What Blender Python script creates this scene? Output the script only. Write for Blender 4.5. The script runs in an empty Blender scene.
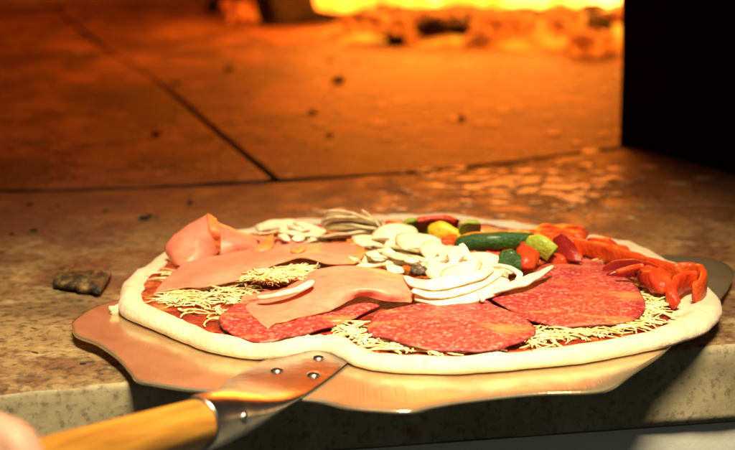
import bpy, bmesh, math, random
import numpy as np
from mathutils import Vector, Matrix, noise
random.seed(7)
R = math.radians
SC = bpy.context.scene
COL = SC.collection

# ------------------------------------------------------------------ camera model (pixel units of the photograph)
H, PITCH, F = 0.27, R(13.5), 1658.0
CP, SP = math.cos(PITCH), math.sin(PITCH)
def P(x, y, z=0.0):
    dx, dy = (x - 367.5) / F, (225.0 - y) / F
    d = Vector((dx, CP + dy * SP, -SP + dy * CP))
    t = (z - H) / d.z
    return Vector((0, 0, H)) + d * t

def nz(v, s=1.0, seed=0.0):
    return noise.noise(Vector((v[0] * s + seed, v[1] * s - seed * 1.7, v[2] * s + seed * .3)))

# ------------------------------------------------------------------ materials
def new_mat(name):
    m = bpy.data.materials.new(name); m.use_nodes = True
    nt = m.node_tree
    return m, nt, nt.nodes['Principled BSDF']
def N(nt, typ, **kw):
    n = nt.nodes.new(typ)
    for k, v in kw.items(): setattr(n, k, v)
    return n
def coord(nt, scale=1.0, stretch=(1, 1, 1), rot=(0, 0, 0)):
    tc = N(nt, 'ShaderNodeTexCoord'); mp = N(nt, 'ShaderNodeMapping')
    mp.inputs['Scale'].default_value = tuple(scale * s for s in stretch)
    mp.inputs['Rotation'].default_value = rot
    nt.links.new(tc.outputs['Object'], mp.inputs['Vector'])
    return mp.outputs['Vector']
def noise_tex(nt, scale, detail=4, rough=.6, vec=None, dist=0.0):
    n = N(nt, 'ShaderNodeTexNoise')
    n.inputs['Scale'].default_value = scale; n.inputs['Detail'].default_value = detail
    n.inputs['Roughness'].default_value = rough; n.inputs['Distortion'].default_value = dist
    nt.links.new(vec if vec is not None else coord(nt), n.inputs['Vector'])
    return n.outputs['Fac']
def ramp(nt, fac, stops, interp='LINEAR'):
    r = N(nt, 'ShaderNodeValToRGB'); cr = r.color_ramp; cr.interpolation = interp
    while len(cr.elements) < len(stops): cr.elements.new(.5)
    for e, (p, c) in zip(cr.elements, stops):
        e.position = p; e.color = (c[0], c[1], c[2], 1) if not isinstance(c, (int, float)) else (c, c, c, 1)
    nt.links.new(fac, r.inputs['Fac'])
    return r.outputs['Color']
def mix(nt, fac, a, b, mode='MIX'):
    m = N(nt, 'ShaderNodeMix', data_type='RGBA', blend_type=mode)
    def put(sock, v):
        if isinstance(v, (int, float)): sock.default_value = v
        elif isinstance(v, tuple): sock.default_value = (*v, 1)
        else: nt.links.new(v, sock)
    put(m.inputs[0], fac); put(m.inputs[6], a); put(m.inputs[7], b)
    return m.outputs[2]
def bump(nt, bsdf, height, strength=.3, dist=.001):
    b = N(nt, 'ShaderNodeBump'); b.inputs['Strength'].default_value = strength; b.inputs['Distance'].default_value = dist
    nt.links.new(height, b.inputs['Height']); nt.links.new(b.outputs['Normal'], bsdf.inputs['Normal'])
def setc(nt, bsdf, c):
    if isinstance(c, tuple): bsdf.inputs['Base Color'].default_value = (*c, 1)
    else: nt.links.new(c, bsdf.inputs['Base Color'])

def mat_mottled(name, stops, scale, rough=.5, bscale=200, bstr=.3, bdist=.001, sss=0, coat=0, detail=5, spec=.5, dist=0.0):
    m, nt, b = new_mat(name)
    setc(nt, b, ramp(nt, noise_tex(nt, scale, detail, .6, dist=dist), stops))
    b.inputs['Roughness'].default_value = rough
    b.inputs['Specular IOR Level'].default_value = spec
    if bstr: bump(nt, b, noise_tex(nt, bscale, 4), bstr, bdist)
    if sss:
        b.inputs['Subsurface Weight'].default_value = sss
        b.inputs['Subsurface Radius'].default_value = (1, .45, .25)
        b.inputs['Subsurface Scale'].default_value = .004
    if coat:
        b.inputs['Coat Weight'].default_value = coat; b.inputs['Coat Roughness'].default_value = .12
    return m

M = {}
def build_materials():
    # stone of the ledge: tan, blotched with burnt brown stains and pale scrapes
    m, nt, b = new_mat('ledge_stone')
    big = ramp(nt, noise_tex(nt, 9, 6, .62, dist=.6), [(.30, (.13, .065, .03)), (.44, (.28, .175, .07)), (.60, (.39, .28, .115)), (.8, (.34, .235, .10))])
    st = ramp(nt, noise_tex(nt, 15, 6, .62, dist=.5), [(.47, 0.0), (.58, .85)])
    c = mix(nt, st, big, mix(nt, noise_tex(nt, 90, 5, .7), (.085, .034, .016), (.25, .11, .05)))
    sm_ = ramp(nt, noise_tex(nt, 55, 6, .7, dist=.3), [(.55, 0.0), (.66, .7)])
    c = mix(nt, sm_, c, (.09, .055, .028))
    pl = ramp(nt, noise_tex(nt, 34, 5, .6, coord(nt, 1, (1, 1.5, 1)), dist=.4), [(.56, 0.0), (.72, .8)])
    c = mix(nt, pl, c, (.55, .42, .24))
    sp = ramp(nt, noise_tex(nt, 180, 3, .6), [(.34, (.36, .32, .28)), (.52, (1, 1, 1))])
    c = mix(nt, .9, c, sp, 'MULTIPLY')
    bk = ramp(nt, noise_tex(nt, 70, 2, .5, dist=.5), [(.27, 1.0), (.31, 0.0)])
    c = mix(nt, bk, c, (.03, .02, .015))
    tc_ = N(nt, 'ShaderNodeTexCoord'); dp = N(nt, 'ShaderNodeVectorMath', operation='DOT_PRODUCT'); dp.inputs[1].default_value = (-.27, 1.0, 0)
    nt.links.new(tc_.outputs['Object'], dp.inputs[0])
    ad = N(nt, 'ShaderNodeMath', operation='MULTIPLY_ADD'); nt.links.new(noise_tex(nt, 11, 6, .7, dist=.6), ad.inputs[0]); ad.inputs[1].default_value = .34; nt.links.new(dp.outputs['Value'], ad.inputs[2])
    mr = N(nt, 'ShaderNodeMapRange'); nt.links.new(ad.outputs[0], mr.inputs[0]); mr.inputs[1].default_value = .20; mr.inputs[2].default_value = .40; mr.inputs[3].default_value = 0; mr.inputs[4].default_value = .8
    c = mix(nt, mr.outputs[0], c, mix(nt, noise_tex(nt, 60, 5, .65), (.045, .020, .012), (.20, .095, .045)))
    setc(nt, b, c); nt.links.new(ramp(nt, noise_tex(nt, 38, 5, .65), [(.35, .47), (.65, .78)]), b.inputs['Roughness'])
    bump(nt, b, mix(nt, .5, noise_tex(nt, 45, 6, .7), noise_tex(nt, 260, 5, .75)), .8, .006)
    M['ledge'] = m
    # front face of the ledge : grey plastered concrete (same mesh, second slot)
    m, nt, b = new_mat('ledge_face')
    c = ramp(nt, noise_tex(nt, 22, 7, .68), [(.3, (.15, .125, .07)), (.5, (.29, .25, .15)), (.7, (.40, .35, .225))])
    ru = ramp(nt, noise_tex(nt, 40, 3, .5), [(.62, 0.0), (.72, .7)])
    c = mix(nt, ru, c, (.16, .09, .035))
    sp = ramp(nt, noise_tex(nt, 260, 3, .6), [(.32, (.45, .42, .4)), (.48, (1, 1, 1))])
    c = mix(nt, .8, c, sp, 'MULTIPLY')
    setc(nt, b, c); b.inputs['Roughness'].default_value = .75
    bump(nt, b, noise_tex(nt, 90, 6, .7), .25, .002)
    M['face'] = m
    # oven floor fire bricks
    m, nt, b = new_mat('oven_floor_stone')
    c = ramp(nt, noise_tex(nt, 6, 7, .62, coord(nt, 1, (1, .7, 1)), dist=.5), [(.34, (.035, .015, .008)), (.46, (.13, .058, .03)), (.57, (.27, .13, .065)), (.74, (.44, .25, .13))])
    st = ramp(nt, noise_tex(nt, 17, 5, .65, dist=1.0), [(.50, 0.0), (.58, .9)])
    c = mix(nt, st, c, (.045, .020, .011))
    fl = ramp(nt, noise_tex(nt, 40, 3, .5, dist=.8), [(.66, 0.0), (.72, .8)])
    c = mix(nt, fl, c, (.55, .42, .27))
    setc(nt, b, c); b.inputs['Roughness'].default_value = .62
    bump(nt, b, mix(nt, .5, noise_tex(nt, 25, 6, .65), noise_tex(nt, 160, 4, .7)), .9, .012)
    M['oven_floor'] = m
    M['joint'] = mat_mottled('joint_soot', [(.3, (.008, .006, .005)), (.7, (.03, .02, .015))], 60, .9)
    M['iron'] = mat_mottled('black_iron', [(.3, (.003, .002, .0025)), (.7, (.007, .004, .005))], 14, .75, 90, .3, .002, spec=.08)
    M['vault'] = mat_mottled('sooty_brick', [(.3, (.26, .15, .09)), (.5, (.45, .29, .18)), (.7, (.55, .38, .25))], 7, .9, 30, .6, .01)
    M['white_wall'] = mat_mottled('painted_wall', [(.3, (.50, .52, .46)), (.6, (.62, .63, .57)), (.8, (.56, .57, .5))], 9, .55, 260, .25, .001)
    # blade metal: brushed, smeared stainless steel
    m, nt, b = new_mat('blade_steel')
    br = noise_tex(nt, 1, 3, .5, coord(nt, 1, (900, 30, 30), (0, 0, R(12))))
    sm = noise_tex(nt, 26, 5, .6, dist=.6)
    setc(nt, b, ramp(nt, sm, [(.3, (.60, .42, .22)), (.6, (.84, .68, .44))]))
    b.inputs['Metallic'].default_value = .83
    nt.links.new(ramp(nt, sm, [(.3, .27), (.65, .15)]), b.inputs['Roughness'])
    bump(nt, b, mix(nt, .3, br, noise_tex(nt, 18, 3)), .12, .0015)
    M['blade'] = m
    m, nt, b = new_mat('socket_steel')
    setc(nt, b, ramp(nt, noise_tex(nt, 60, 4), [(.3, (.42, .38, .34)), (.7, (.66, .60, .53))]))
    b.inputs['Metallic'].default_value = 1; b.inputs['Roughness'].default_value = .27
    bump(nt, b, noise_tex(nt, 55, 3), .2, .002)
    M['socket'] = m
    m, nt, b = new_mat('rivet_steel')
    setc(nt, b, (.8, .76, .7)); b.inputs['Metallic'].default_value = 1; b.inputs['Roughness'].default_value = .22
    bump(nt, b, noise_tex(nt, 400, 3), .1, .0005)
    M['rivet'] = m
    m, nt, b = new_mat('handle_wood')
    g = noise_tex(nt, 1, 4, .6, coord(nt, 1, (16, 260, 260)))
    setc(nt, b, ramp(nt, g, [(.3, (.24, .085, .010)), (.48, (.46, .20, .022)), (.7, (.60, .29, .035))]))
    b.inputs['Roughness'].default_value = .55
    bump(nt, b, g, .35, .001)
    M['wood'] = m
    # dough
    m, nt, b = new_mat('raw_dough')
    c = ramp(nt, noise_tex(nt, 45, 5, .6), [(.3, (.64, .50, .32)), (.5, (.77, .64, .47)), (.75, (.84, .74, .58))])
    fx = ramp(nt, noise_tex(nt, 60, 2, .5), [(.66, 0.0), (.74, .7)])
    c = mix(nt, fx, c, (.74, .36, .09))
    setc(nt, b, c); b.inputs['Roughness'].default_value = .6
    b.inputs['Subsurface Weight'].default_value = .25; b.inputs['Subsurface Scale'].default_value = .005
    b.inputs['Subsurface Radius'].default_value = (1, .6, .35)
    bump(nt, b, mix(nt, .5, noise_tex(nt, 70, 5, .65), noise_tex(nt, 330, 5, .75)), .8, .0035)
    M['dough'] = m
    m, nt, b = new_mat('tomato_sauce')
    c = ramp(nt, noise_tex(nt, 75, 6, .65, dist=.4), [(.38, (.26, .012, .004)), (.49, (.48, .035, .007)), (.57, (.66, .12, .018)), (.68, (.80, .38, .10))])
    setc(nt, b, c); b.inputs['Roughness'].default_value = .28
    bump(nt, b, noise_tex(nt, 300, 5, .7), 1.0, .005)
    M['sauce'] = m
    # salami: red with fat grain and wide orange grease streaks
    m, nt, b = new_mat('salami')
    vo = N(nt, 'ShaderNodeTexVoronoi'); vo.inputs['Scale'].default_value = 600; vo.inputs['Randomness'].default_value = 1
    tc = coord(nt); nt.links.new(tc, vo.inputs['Vector'])
    cell = ramp(nt, vo.outputs['Color'], [(.25, (.27, .016, .018)), (.55, (.40, .034, .034)), (.70, (.56, .12, .10)), (.90, (.70, .33, .26))])
    fine = ramp(nt, noise_tex(nt, 480, 4, .7), [(.38, (.26, .016, .02)), (.56, (.45, .045, .042)), (.70, (.70, .27, .2))])
    c = mix(nt, .5, cell, fine)
    gr = ramp(nt, noise_tex(nt, 26, 4, .6, coord(nt, 1, (.7, 2.0, 1), (0, 0, R(-30))), dist=.4), [(.52, 0.0), (.66, .7)])
    c = mix(nt, gr, c, (.76, .27, .085))
    setc(nt, b, c); b.inputs['Roughness'].default_value = .38
    b.inputs['Subsurface Weight'].default_value = .1; b.inputs['Subsurface Scale'].default_value = .002
    bump(nt, b, noise_tex(nt, 520, 4, .7), .6, .0012)
    M['salami'] = m
    M['casing'] = mat_mottled('salami_casing', [(.3, (.16, .010, .012)), (.7, (.30, .03, .03))], 160, .4, 400, .3, .0008)
    m, nt, b = new_mat('cooked_ham')
    c = ramp(nt, noise_tex(nt, 32, 4, .55), [(.3, (.70, .19, .125)), (.5, (.78, .23, .15)), (.68, (.82, .27, .18)), (.85, (.88, .42, .30))])
    sp = ramp(nt, noise_tex(nt, 130, 5, .65, coord(nt, 1, (1, 2.6, 1), (0, 0, R(25))), dist=.5), [(.34, (.84, .66, .56)), (.5, (1, 1, 1)), (.64, (1, 1, 1)), (.74, (1.12, 1.35, 1.4))])
    c = mix(nt, .75, c, sp, 'MULTIPLY')
    setc(nt, b, c); b.inputs['Roughness'].default_value = .40; b.inputs['Specular IOR Level'].default_value = .3
    b.inputs['Subsurface Weight'].default_value = .3; b.inputs['Subsurface Scale'].default_value = .004
    b.inputs['Subsurface Radius'].default_value = (1, .42, .25)
    bump(nt, b, noise_tex(nt, 300, 4), .25, .0008)
    M['ham'] = m
    M['ham_rind'] = mat_mottled('ham_rind', [(.35, (.62, .15, .04)), (.6, (.74, .26, .08)), (.8, (.78, .36, .14))], 60, .4, 300, .3, .0008, sss=.2)
    M['mushroom'] = mat_mottled('mushroom_flesh', [(.3, (.78, .66, .42)), (.5, (.88, .79, .57)), (.75, (.93, .87, .68))], 90, .5, 420, .35, .001, sss=.2)
    M['mushroom_skin'] = mat_mottled('mushroom_skin', [(.3, (.36, .27, .14)), (.6, (.66, .54, .33))], 160, .6, 380, .3, .001)
    M['gills'] = mat_mottled('mushroom_gills', [(.35, (.045, .03, .025)), (.55, (.12, .08, .06)), (.7, (.35, .24, .16))], 300, .7, 600, .8, .002)
    M['gill_line'] = mat_mottled('gill_line', [(.3, (.16, .09, .05)), (.55, (.34, .23, .13)), (.75, (.58, .45, .28))], 420, .7, 700, .6, .001)
    M['cheese'] = mat_mottled('grated_cheese', [(.3, (.80, .50, .18)), (.48, (.87, .66, .32)), (.7, (.90, .78, .50))], 75, .42, 300, .25, .001, sss=.2)
    M['pepper_red'] = mat_mottled('red_pepper', [(.3, (.42, .022, .006)), (.55, (.58, .045, .008)), (.75, (.68, .13, .015))], 40, .40, 260, .7, .002, coat=.06)
    M['pepper_orange'] = mat_mottled('orange_red_pepper', [(.3, (.46, .032, .006)), (.55, (.62, .065, .008)), (.75, (.74, .20, .02))], 60, .38, 240, .7, .002, coat=.08)
    M['pepper_dark'] = mat_mottled('dark_red_pepper', [(.3, (.15, .006, .006)), (.55, (.25, .012, .010)), (.75, (.36, .025, .012))], 50, .3, 240, .6, .0015, coat=.2)
    M['pepper_green'] = mat_mottled('green_pepper', [(.3, (.018, .085, .008)), (.55, (.045, .17, .014)), (.75, (.12, .28, .03))], 55, .40, 260, .7, .002, coat=.06)
    M['pepper_dkgreen'] = mat_mottled('dark_green_pepper', [(.3, (.010, .045, .006)), (.55, (.022, .09, .010)), (.75, (.05, .15, .015))], 50, .28, 520, .8, .002, coat=.25)
    M['pepper_lime'] = mat_mottled('lime_pepper', [(.3, (.20, .30, .025)), (.55, (.36, .42, .04)), (.75, (.55, .52, .10))], 55, .40, 260, .7, .002, coat=.06)
    M['pepper_olive'] = mat_mottled('olive_pepper', [(.3, (.10, .12, .012)), (.55, (.19, .19, .02)), (.75, (.34, .26, .03))], 45, .40, 260, .7, .002, coat=.06)
    M['pepper_yellow'] = mat_mottled('yellow_pepper', [(.3, (.70, .38, .015)), (.55, (.80, .52, .03)), (.75, (.86, .64, .12))], 45, .40, 260, .7, .002, coat=.06)
    M['char'] = mat_mottled('charred_crust', [(.3, (.012, .009, .006)), (.5, (.06, .038, .015)), (.62, (.17, .10, .03)), (.75, (.30, .2, .08))], 130, .6, 190, .9, .003)
    M['log'] = mat_mottled('charred_log', [(.3, (.004, .003, .003)), (.7, (.014, .010, .009))], 30, .9, 60, .9, .01)
    M['coal'] = mat_mottled('dead_coal', [(.3, (.008, .005, .004)), (.7, (.035, .016, .010))], 40, .9, 80, .9, .008)
    M['ash'] = mat_mottled('ash_flake', [(.35, (.34, .20, .09)), (.65, (.76, .58, .33))], 50, .46, 300, .15, .0005)
    M['skin'] = mat_mottled('skin', [(.3, (.62, .34, .24)), (.7, (.72, .43, .32))], 40, .5, 300, .2, .0006, sss=.2)
    # glowing things
    def glow(name, stops, scale, st_stops, dist=.4):
        m, nt, b = new_mat(name)
        n = noise_tex(nt, scale, 4, .6, dist=dist)
        setc(nt, b, (.03, .015, .01)); b.inputs['Roughness'].default_value = .9
        nt.links.new(ramp(nt, n, stops), b.inputs['Emission Color'])
        nt.links.new(ramp(nt, n, st_stops), b.inputs['Emission Strength'])
        bump(nt, b, noise_tex(nt, 60, 5), .8, .01)
        return m
    M['ember'] = glow('ember_bed', [(.36, (.30, .018, .001)), (.5, (.9, .13, .005)), (.62, (1, .33, .015)), (.75, (1, .55, .07))], 13, [(.36, .25), (.48, 1.2), (.7, 2.2)])
    M['ember_coal'] = glow('glowing_coal', [(.35, (.4, .02, .002)), (.55, (1, .16, .006)), (.75, (1, .42, .03))], 22, [(.35, .5), (.7, 2.4)])
    M['ember_end'] = glow('glowing_log_end', [(.35, (.15, .01, .001)), (.5, (1, .08, .003)), (.7, (1, .20, .01))], 34, [(.35, .05), (.5, .9), (.7, 1.5)])
    M['flame'] = glow('flame', [(.3, (1, .14, .005)), (.5, (1, .22, .012)), (.66, (1, .32, .05))], 7, [(.3, 3.0), (.5, 6.5), (.66, 15.0)])

# ------------------------------------------------------------------ mesh helpers
def link(name, verts, faces, mat, parent=None, mats=None, fmat=None, smooth=True, origin=None):
    vs = [Vector(v) for v in verts]
    if origin is None:
        o = sum(vs, Vector()) / len(vs); o.z = min(v.z for v in vs)
    else: o = Vector(origin)
    me = bpy.data.meshes.new(name)
    me.from_pydata([v - o for v in vs], [], faces)
    bm = bmesh.new(); bm.from_mesh(me); bmesh.ops.recalc_face_normals(bm, faces=bm.faces); bm.to_mesh(me); bm.free()
    for mm in (mats or [mat]): me.materials.append(mm)
    for i, p in enumerate(me.polygons):
        p.use_smooth = smooth
        if fmat: p.material_index = fmat[i]
    ob = bpy.data.objects.new(name, me); COL.objects.link(ob)
    if parent is not None:
        ob.parent = parent; ob.location = o - parent.location
    else: ob.location = o
    return ob
def tag(o, label, cat, group=None, kind=None):
    if label: o['label'] = label
    if cat: o['category'] = cat
    if group: o['group'] = group
    if kind: o['kind'] = kind
    return o
def empty(name, loc):
    o = bpy.data.objects.new(name, None); COL.objects.link(o); o.location = loc; o.empty_display_size = .02
    return o
def bevel(o, w, seg=2, ang=35):
    m = o.modifiers.new('bevel', 'BEVEL'); m.width = w; m.segments = seg; m.limit_method = 'ANGLE'; m.angle_limit = R(ang)
    return o
def catmull(pts, n, closed=True):
    pts = [Vector(p) for p in pts]; L = len(pts); out = []
    segs = L if closed else L - 1
    for i in range(n):
        u = i / n * segs if closed else i / (n - 1) * segs
        k = min(int(u), segs - 1); t = u - k
        g = (lambda j: pts[j % L]) if closed else (lambda j: pts[max(0, min(L - 1, j))])
        p0, p1, p2, p3 = g(k - 1), g(k), g(k + 1), g(k + 2)
        out.append(.5 * ((2 * p1) + (p2 - p0) * t + (2 * p0 - 5 * p1 + 4 * p2 - p3) * t * t + (3 * p1 - p0 - 3 * p2 + p3) * t ** 3))
    return out
def poly_prism(name, pts, z0, z1, mat, parent=None, mats=None, sidemat=0):
    n = len(pts)
    vs = [(p[0], p[1], z1) for p in pts] + [(p[0], p[1], z0) for p in pts]
    fs = [list(range(n)), list(range(2 * n - 1, n - 1, -1))] + [[i, i + n, (i + 1) % n + n, (i + 1) % n] for i in range(n)]
    return link(name, vs, fs, mat, parent, mats, [0, 0] + [sidemat] * n if mats else None, smooth=False)

def sheet(name, outline, z, thick, mat, n=72, rings=14, amp=.0008, ns=60, dome=0.0, droop=0.0, parent=None, jag=0.0, zf=None, seed=0.0, center=None, world=False, rim=None, rimtop=True):
    """thin slab whose outline is traced on the plane z; star-shaped polar grid, rounded rim"""
    pts = [Vector(p) if world else P(p[0], p[1], p[2] if len(p) > 2 else z) for p in outline]
    ol = catmull(pts, n)
    c = sum(ol, Vector()) / n if center is None else (Vector(center) if world else P(center[0], center[1], z))
    if jag:
        ol = [c + (p - c) * (1 + jag * nz(p, 140, seed) + .6 * jag * nz(p, 420, seed)) for p in ol]
    fr = [((k + 1) / rings) ** .85 for k in range(rings)]
    def zt(p, f):
        b = z if zf is None else zf(p)
        # follow per-point heights of the outline
        return b + dome * (1 - f * f) - droop * f ** 4 + amp * nz(p, ns, seed) + .4 * amp * nz(p, ns * 3, seed)
    top, bot = [], []
    ct = Vector((c.x, c.y, 0))
    vs = [Vector((c.x, c.y, zt(c, 0) + thick))]
    for k, f in enumerate(fr):
        for p in ol:
            q = c + (p - c) * f
            dz = (p.z - z) * f ** 2
            e = thick if k < rings - 1 else thick * .55
            vs.append(Vector((q.x, q.y, zt(q, f) + dz + e)))
    nb = len(vs)
    for p in ol:
        q = c + (p - c) * .985
        vs.append(Vector((q.x, q.y, zt(q, 1) + (p.z - z))))
    vs.append(Vector((c.x, c.y, zt(c, 0))))
    fs = [[0, 1 + i, 1 + (i + 1) % n] for i in range(n)]
    for k in range(rings - 1):
        a, b = 1 + k * n, 1 + (k + 1) * n
        fs += [[a + i, b + i, b + (i + 1) % n, a + (i + 1) % n] for i in range(n)]
    a = 1 + (rings - 1) * n
    side0 = len(fs)
    fs += [[a + i, nb + i, nb + (i + 1) % n, a + (i + 1) % n] for i in range(n)]
    fs += [[nb + (i + 1) % n, nb + i, len(vs) - 1] for i in range(n)]
    mats = fm = None
    if rim:
        mats = [mat, rim]; fm = [0] * side0 + [1] * n + [0] * n
        for i in range(n if rimtop else 0):   # the last ring of the top shows the rind too
            fm[n + (rings - 2) * n + i] = 1
    return link(name, vs, fs, mat, parent, mats, fm)

def patch(name, grid, thick, mat, nu=36, nv=24, amp=.0006, ns=55, seed=0.0, rim=None, rimsides='lrtb', rimw=1, parent=None, wpts=False, jag=0.0, wr=0.0):
    """draped slice: rows of (px, py, z) control points, Catmull-Rom both ways, given a real thickness"""
    rows = [catmull([P(*q) if not wpts else Vector(q) for q in r], nu, False) for r in grid]
    S = []
    for i in range(nu):
        S.append(catmull([r[i] for r in rows], nv, False))
    S = np.array([[tuple(v) for v in c] for c in S])      # nu x nv x 3
    du = np.gradient(S, axis=0); dv = np.gradient(S, axis=1)
    nr = np.cross(du, dv); nr /= np.linalg.norm(nr, axis=2, keepdims=True) + 1e-12
    if nr[..., 2].mean() < 0: nr = -nr
    for i in range(nu):
        for j in range(nv):
            S[i, j] += nr[i, j] * amp * (nz(S[i, j], ns, seed) + .5 * nz(S[i, j], ns * 2.7, seed) + wr * (1 - abs(nz((S[i, j][0] * .6 + S[i, j][1] * .5, S[i, j][1] - S[i, j][0] * .4, 0), ns * 2.2, seed + 7)) * 3.0))
    if jag:
        for i in range(nu):
            for j in (0, nv - 1):
                S[i, j] += dv[i, j] * (jag * (nz(S[i, j], 160, seed) + .6 * nz(S[i, j], 420, seed)) * 1000)
        for j in range(nv):
            for i in (0, nu - 1):
                S[i, j] += du[i, j] * (jag * (nz(S[i, j], 160, seed) + .6 * nz(S[i, j], 420, seed)) * 1000)
    T = S + nr * thick * .5; B = S - nr * thick * .5
    vs = [tuple(T[i, j]) for i in range(nu) for j in range(nv)] + [tuple(B[i, j]) for i in range(nu) for j in range(nv)]
    o = nu * nv; id = lambda i, j: i * nv + j
    fs, fm = [], []
    for i in range(nu - 1):
        for j in range(nv - 1):
            e = ('l' in rimsides and i < rimw) or ('r' in rimsides and i >= nu - 1 - rimw) or ('b' in rimsides and j < rimw) or ('t' in rimsides and j >= nv - 1 - rimw)
            fs.append([id(i, j), id(i + 1, j), id(i + 1, j + 1), id(i, j + 1)]); fm.append(int(bool(rim and e)))
            fs.append([o + id(i, j), o + id(i, j + 1), o + id(i + 1, j + 1), o + id(i + 1, j)]); fm.append(int(bool(rim and e)))
    ring = [id(i, 0) for i in range(nu)] + [id(nu - 1, j) for j in range(1, nv)] + [id(i, nv - 1) for i in range(nu - 2, -1, -1)] + [id(0, j) for j in range(nv - 2, 0, -1)]
    for a, b in zip(ring, ring[1:] + ring[:1]):
        fs.append([a, b, o + b, o + a]); fm.append(int(bool(rim)))
    return link(name, vs, fs, mat, parent, [mat, rim] if rim else None, fm if rim else None)

def ribbon(name, path, w, t, mat, up=(0, 0, 1), n=28, m=12, amp=.0004, ns=120, seed=0.0, parent=None, power=2.6, twist=0.0, wpts=False, origin=None, caps=.25, rim=None):
    """rounded-rectangle cross-section swept along a path of (px,py,z); w and t are lists (width, thickness along the path)"""
    pts = catmull([Vector(q) if wpts else P(*q) for q in path], n, False)
    up = Vector(up).normalized(); vs = []
    lerp = lambda L, u: L if isinstance(L, (int, float)) else L[min(int(u * (len(L) - 1)), len(L) - 2)] * (1 - (u * (len(L) - 1) - min(int(u * (len(L) - 1)), len(L) - 2))) + L[min(int(u * (len(L) - 1)), len(L) - 2) + 1] * (u * (len(L) - 1) - min(int(u * (len(L) - 1)), len(L) - 2))
    for i, p in enumerate(pts):
        d = (pts[min(i + 1, n - 1)] - pts[max(i - 1, 0)]).normalized()
        s = d.cross(up)
        if s.length < 1e-4: s = Vector((1, 0, 0))
        s.normalize(); uu = s.cross(d).normalized()
        u = i / (n - 1)
        if twist:
            a = twist * u; s, uu = s * math.cos(a) + uu * math.sin(a), uu * math.cos(a) - s * math.sin(a)
        e = 1.0
        if caps:
            q = min(u, 1 - u) * n * .5
            e = math.sqrt(max(.02, 1 - max(0, 1 - q) ** 2)) if q < 1 else 1.0
        ww, tt = lerp(w, u) * .5 * e, lerp(t, u) * .5 * e
        for k in range(m):
            a = 2 * math.pi * k / m
            ca, sa = math.cos(a), math.sin(a)
            x = math.copysign(abs(ca) ** (2 / power), ca); y = math.copysign(abs(sa) ** (2 / power), sa)
            v = p + s * ww * x + uu * tt * y
            vs.append(v + Vector((nz(v, ns, seed), nz(v, ns, seed + 5), nz(v, ns, seed + 9))) * amp)
    fs = []
    for i in range(n - 1):
        for k in range(m):
            fs.append([i * m + k, i * m + (k + 1) % m, (i + 1) * m + (k + 1) % m, (i + 1) * m + k])
    fs.append(list(range(m))[::-1]); fs.append([(n - 1) * m + k for k in range(m)])
    fm = [1 if abs(math.cos(2 * math.pi * (k + .5) / m)) > .9 else 0 for i in range(n - 1) for k in range(m)] + [0, 0] if rim else None
    return link(name, vs, fs, mat, parent, [mat, rim] if rim else None, fm, origin=origin)

def lump(name, outline, z, height, mat, n=44, rings=12, amp=.0011, ns=110, flat=.5, seed=0.0, parent=None, lean=(0, 0), corner=.75, world=False):
    """a chunk: outline of its foot on plane z, rounded shoulders and a bulging top"""
    pts = [Vector(p) if world else P(p[0], p[1], z) for p in outline]
    ol = catmull(pts, n); Lp = len(pts); li = [pts[int(i / n * Lp)].lerp(pts[(int(i / n * Lp) + 1) % Lp], i / n * Lp % 1) for i in range(n)]; ol = [a.lerp(b, corner) for a, b in zip(ol, li)]; c = sum(ol, Vector()) / n
    vs, fs = [], []
    prof = [(1 - .10, 0.0), (1.0, .18)] + [(math.cos(a) ** (flat * .5), .18 + .82 * math.sin(a)) for a in [R(90) * (k + 1) / (rings) for k in range(rings - 1)]]
    for r, hh in prof:
        for p in ol:
            q = c + (p - c) * r
            v = Vector((q.x + lean[0] * hh, q.y + lean[1] * hh, z + hh * height))
            vs.append(v + Vector((nz(v, ns, seed), nz(v, ns, seed + 4), nz(v, ns, seed + 8))) * amp)
    k0 = len(prof)
    vs.append(Vector((c.x + lean[0], c.y + lean[1], z + height))); vs.append(Vector((c.x, c.y, z)))
    for k in range(k0 - 1):
        for i in range(n):
            fs.append([k * n + i, k * n + (i + 1) % n, (k + 1) * n + (i + 1) % n, (k + 1) * n + i])
    fs += [[(k0 - 1) * n + i, (k0 - 1) * n + (i + 1) % n, k0 * n] for i in range(n)]
    fs += [[(i + 1) % n, i, k0 * n + 1] for i in range(n)]
    return link(name, vs, fs, mat, parent)

def chunk3(name, size, loc, rot, mat, seed=0.0, rough=.25, ns=None, sub=3):
    """angular rock-like piece, centre at loc"""
    bm = bmesh.new(); bmesh.ops.create_icosphere(bm, subdivisions=sub, radius=1)
    Rm = rot.to_matrix() if hasattr(rot, 'to_matrix') else Matrix.Rotation(rot, 3, 'Z')
    vs = []
    for v in bm.verts:
        c = v.co.copy()
        mx = max(abs(c.x), abs(c.y), abs(c.z)); c = c.lerp(c / mx, .55)
        c *= 1 + rough * nz(c, 1.3, seed) + rough * .5 * nz(c, 3.5, seed)
        vs.append(Vector(loc) + Rm @ Vector((c.x * size[0], c.y * size[1], c.z * size[2])))
    fs = [[x.index for x in f.verts] for f in bm.faces]
    bm.free()
    return link(name, vs, fs, mat)

build_materials()

# ================================================================== SETTING
SEAM = [(-330, 194), (0, 190.5), (140, 187.5), (270, 181), (380, 174), (440, 169.5), (520, 160.5), (590, 151), (626, 146), (760, 126)]
seam = [P(x, y) for x, y in SEAM]
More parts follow.
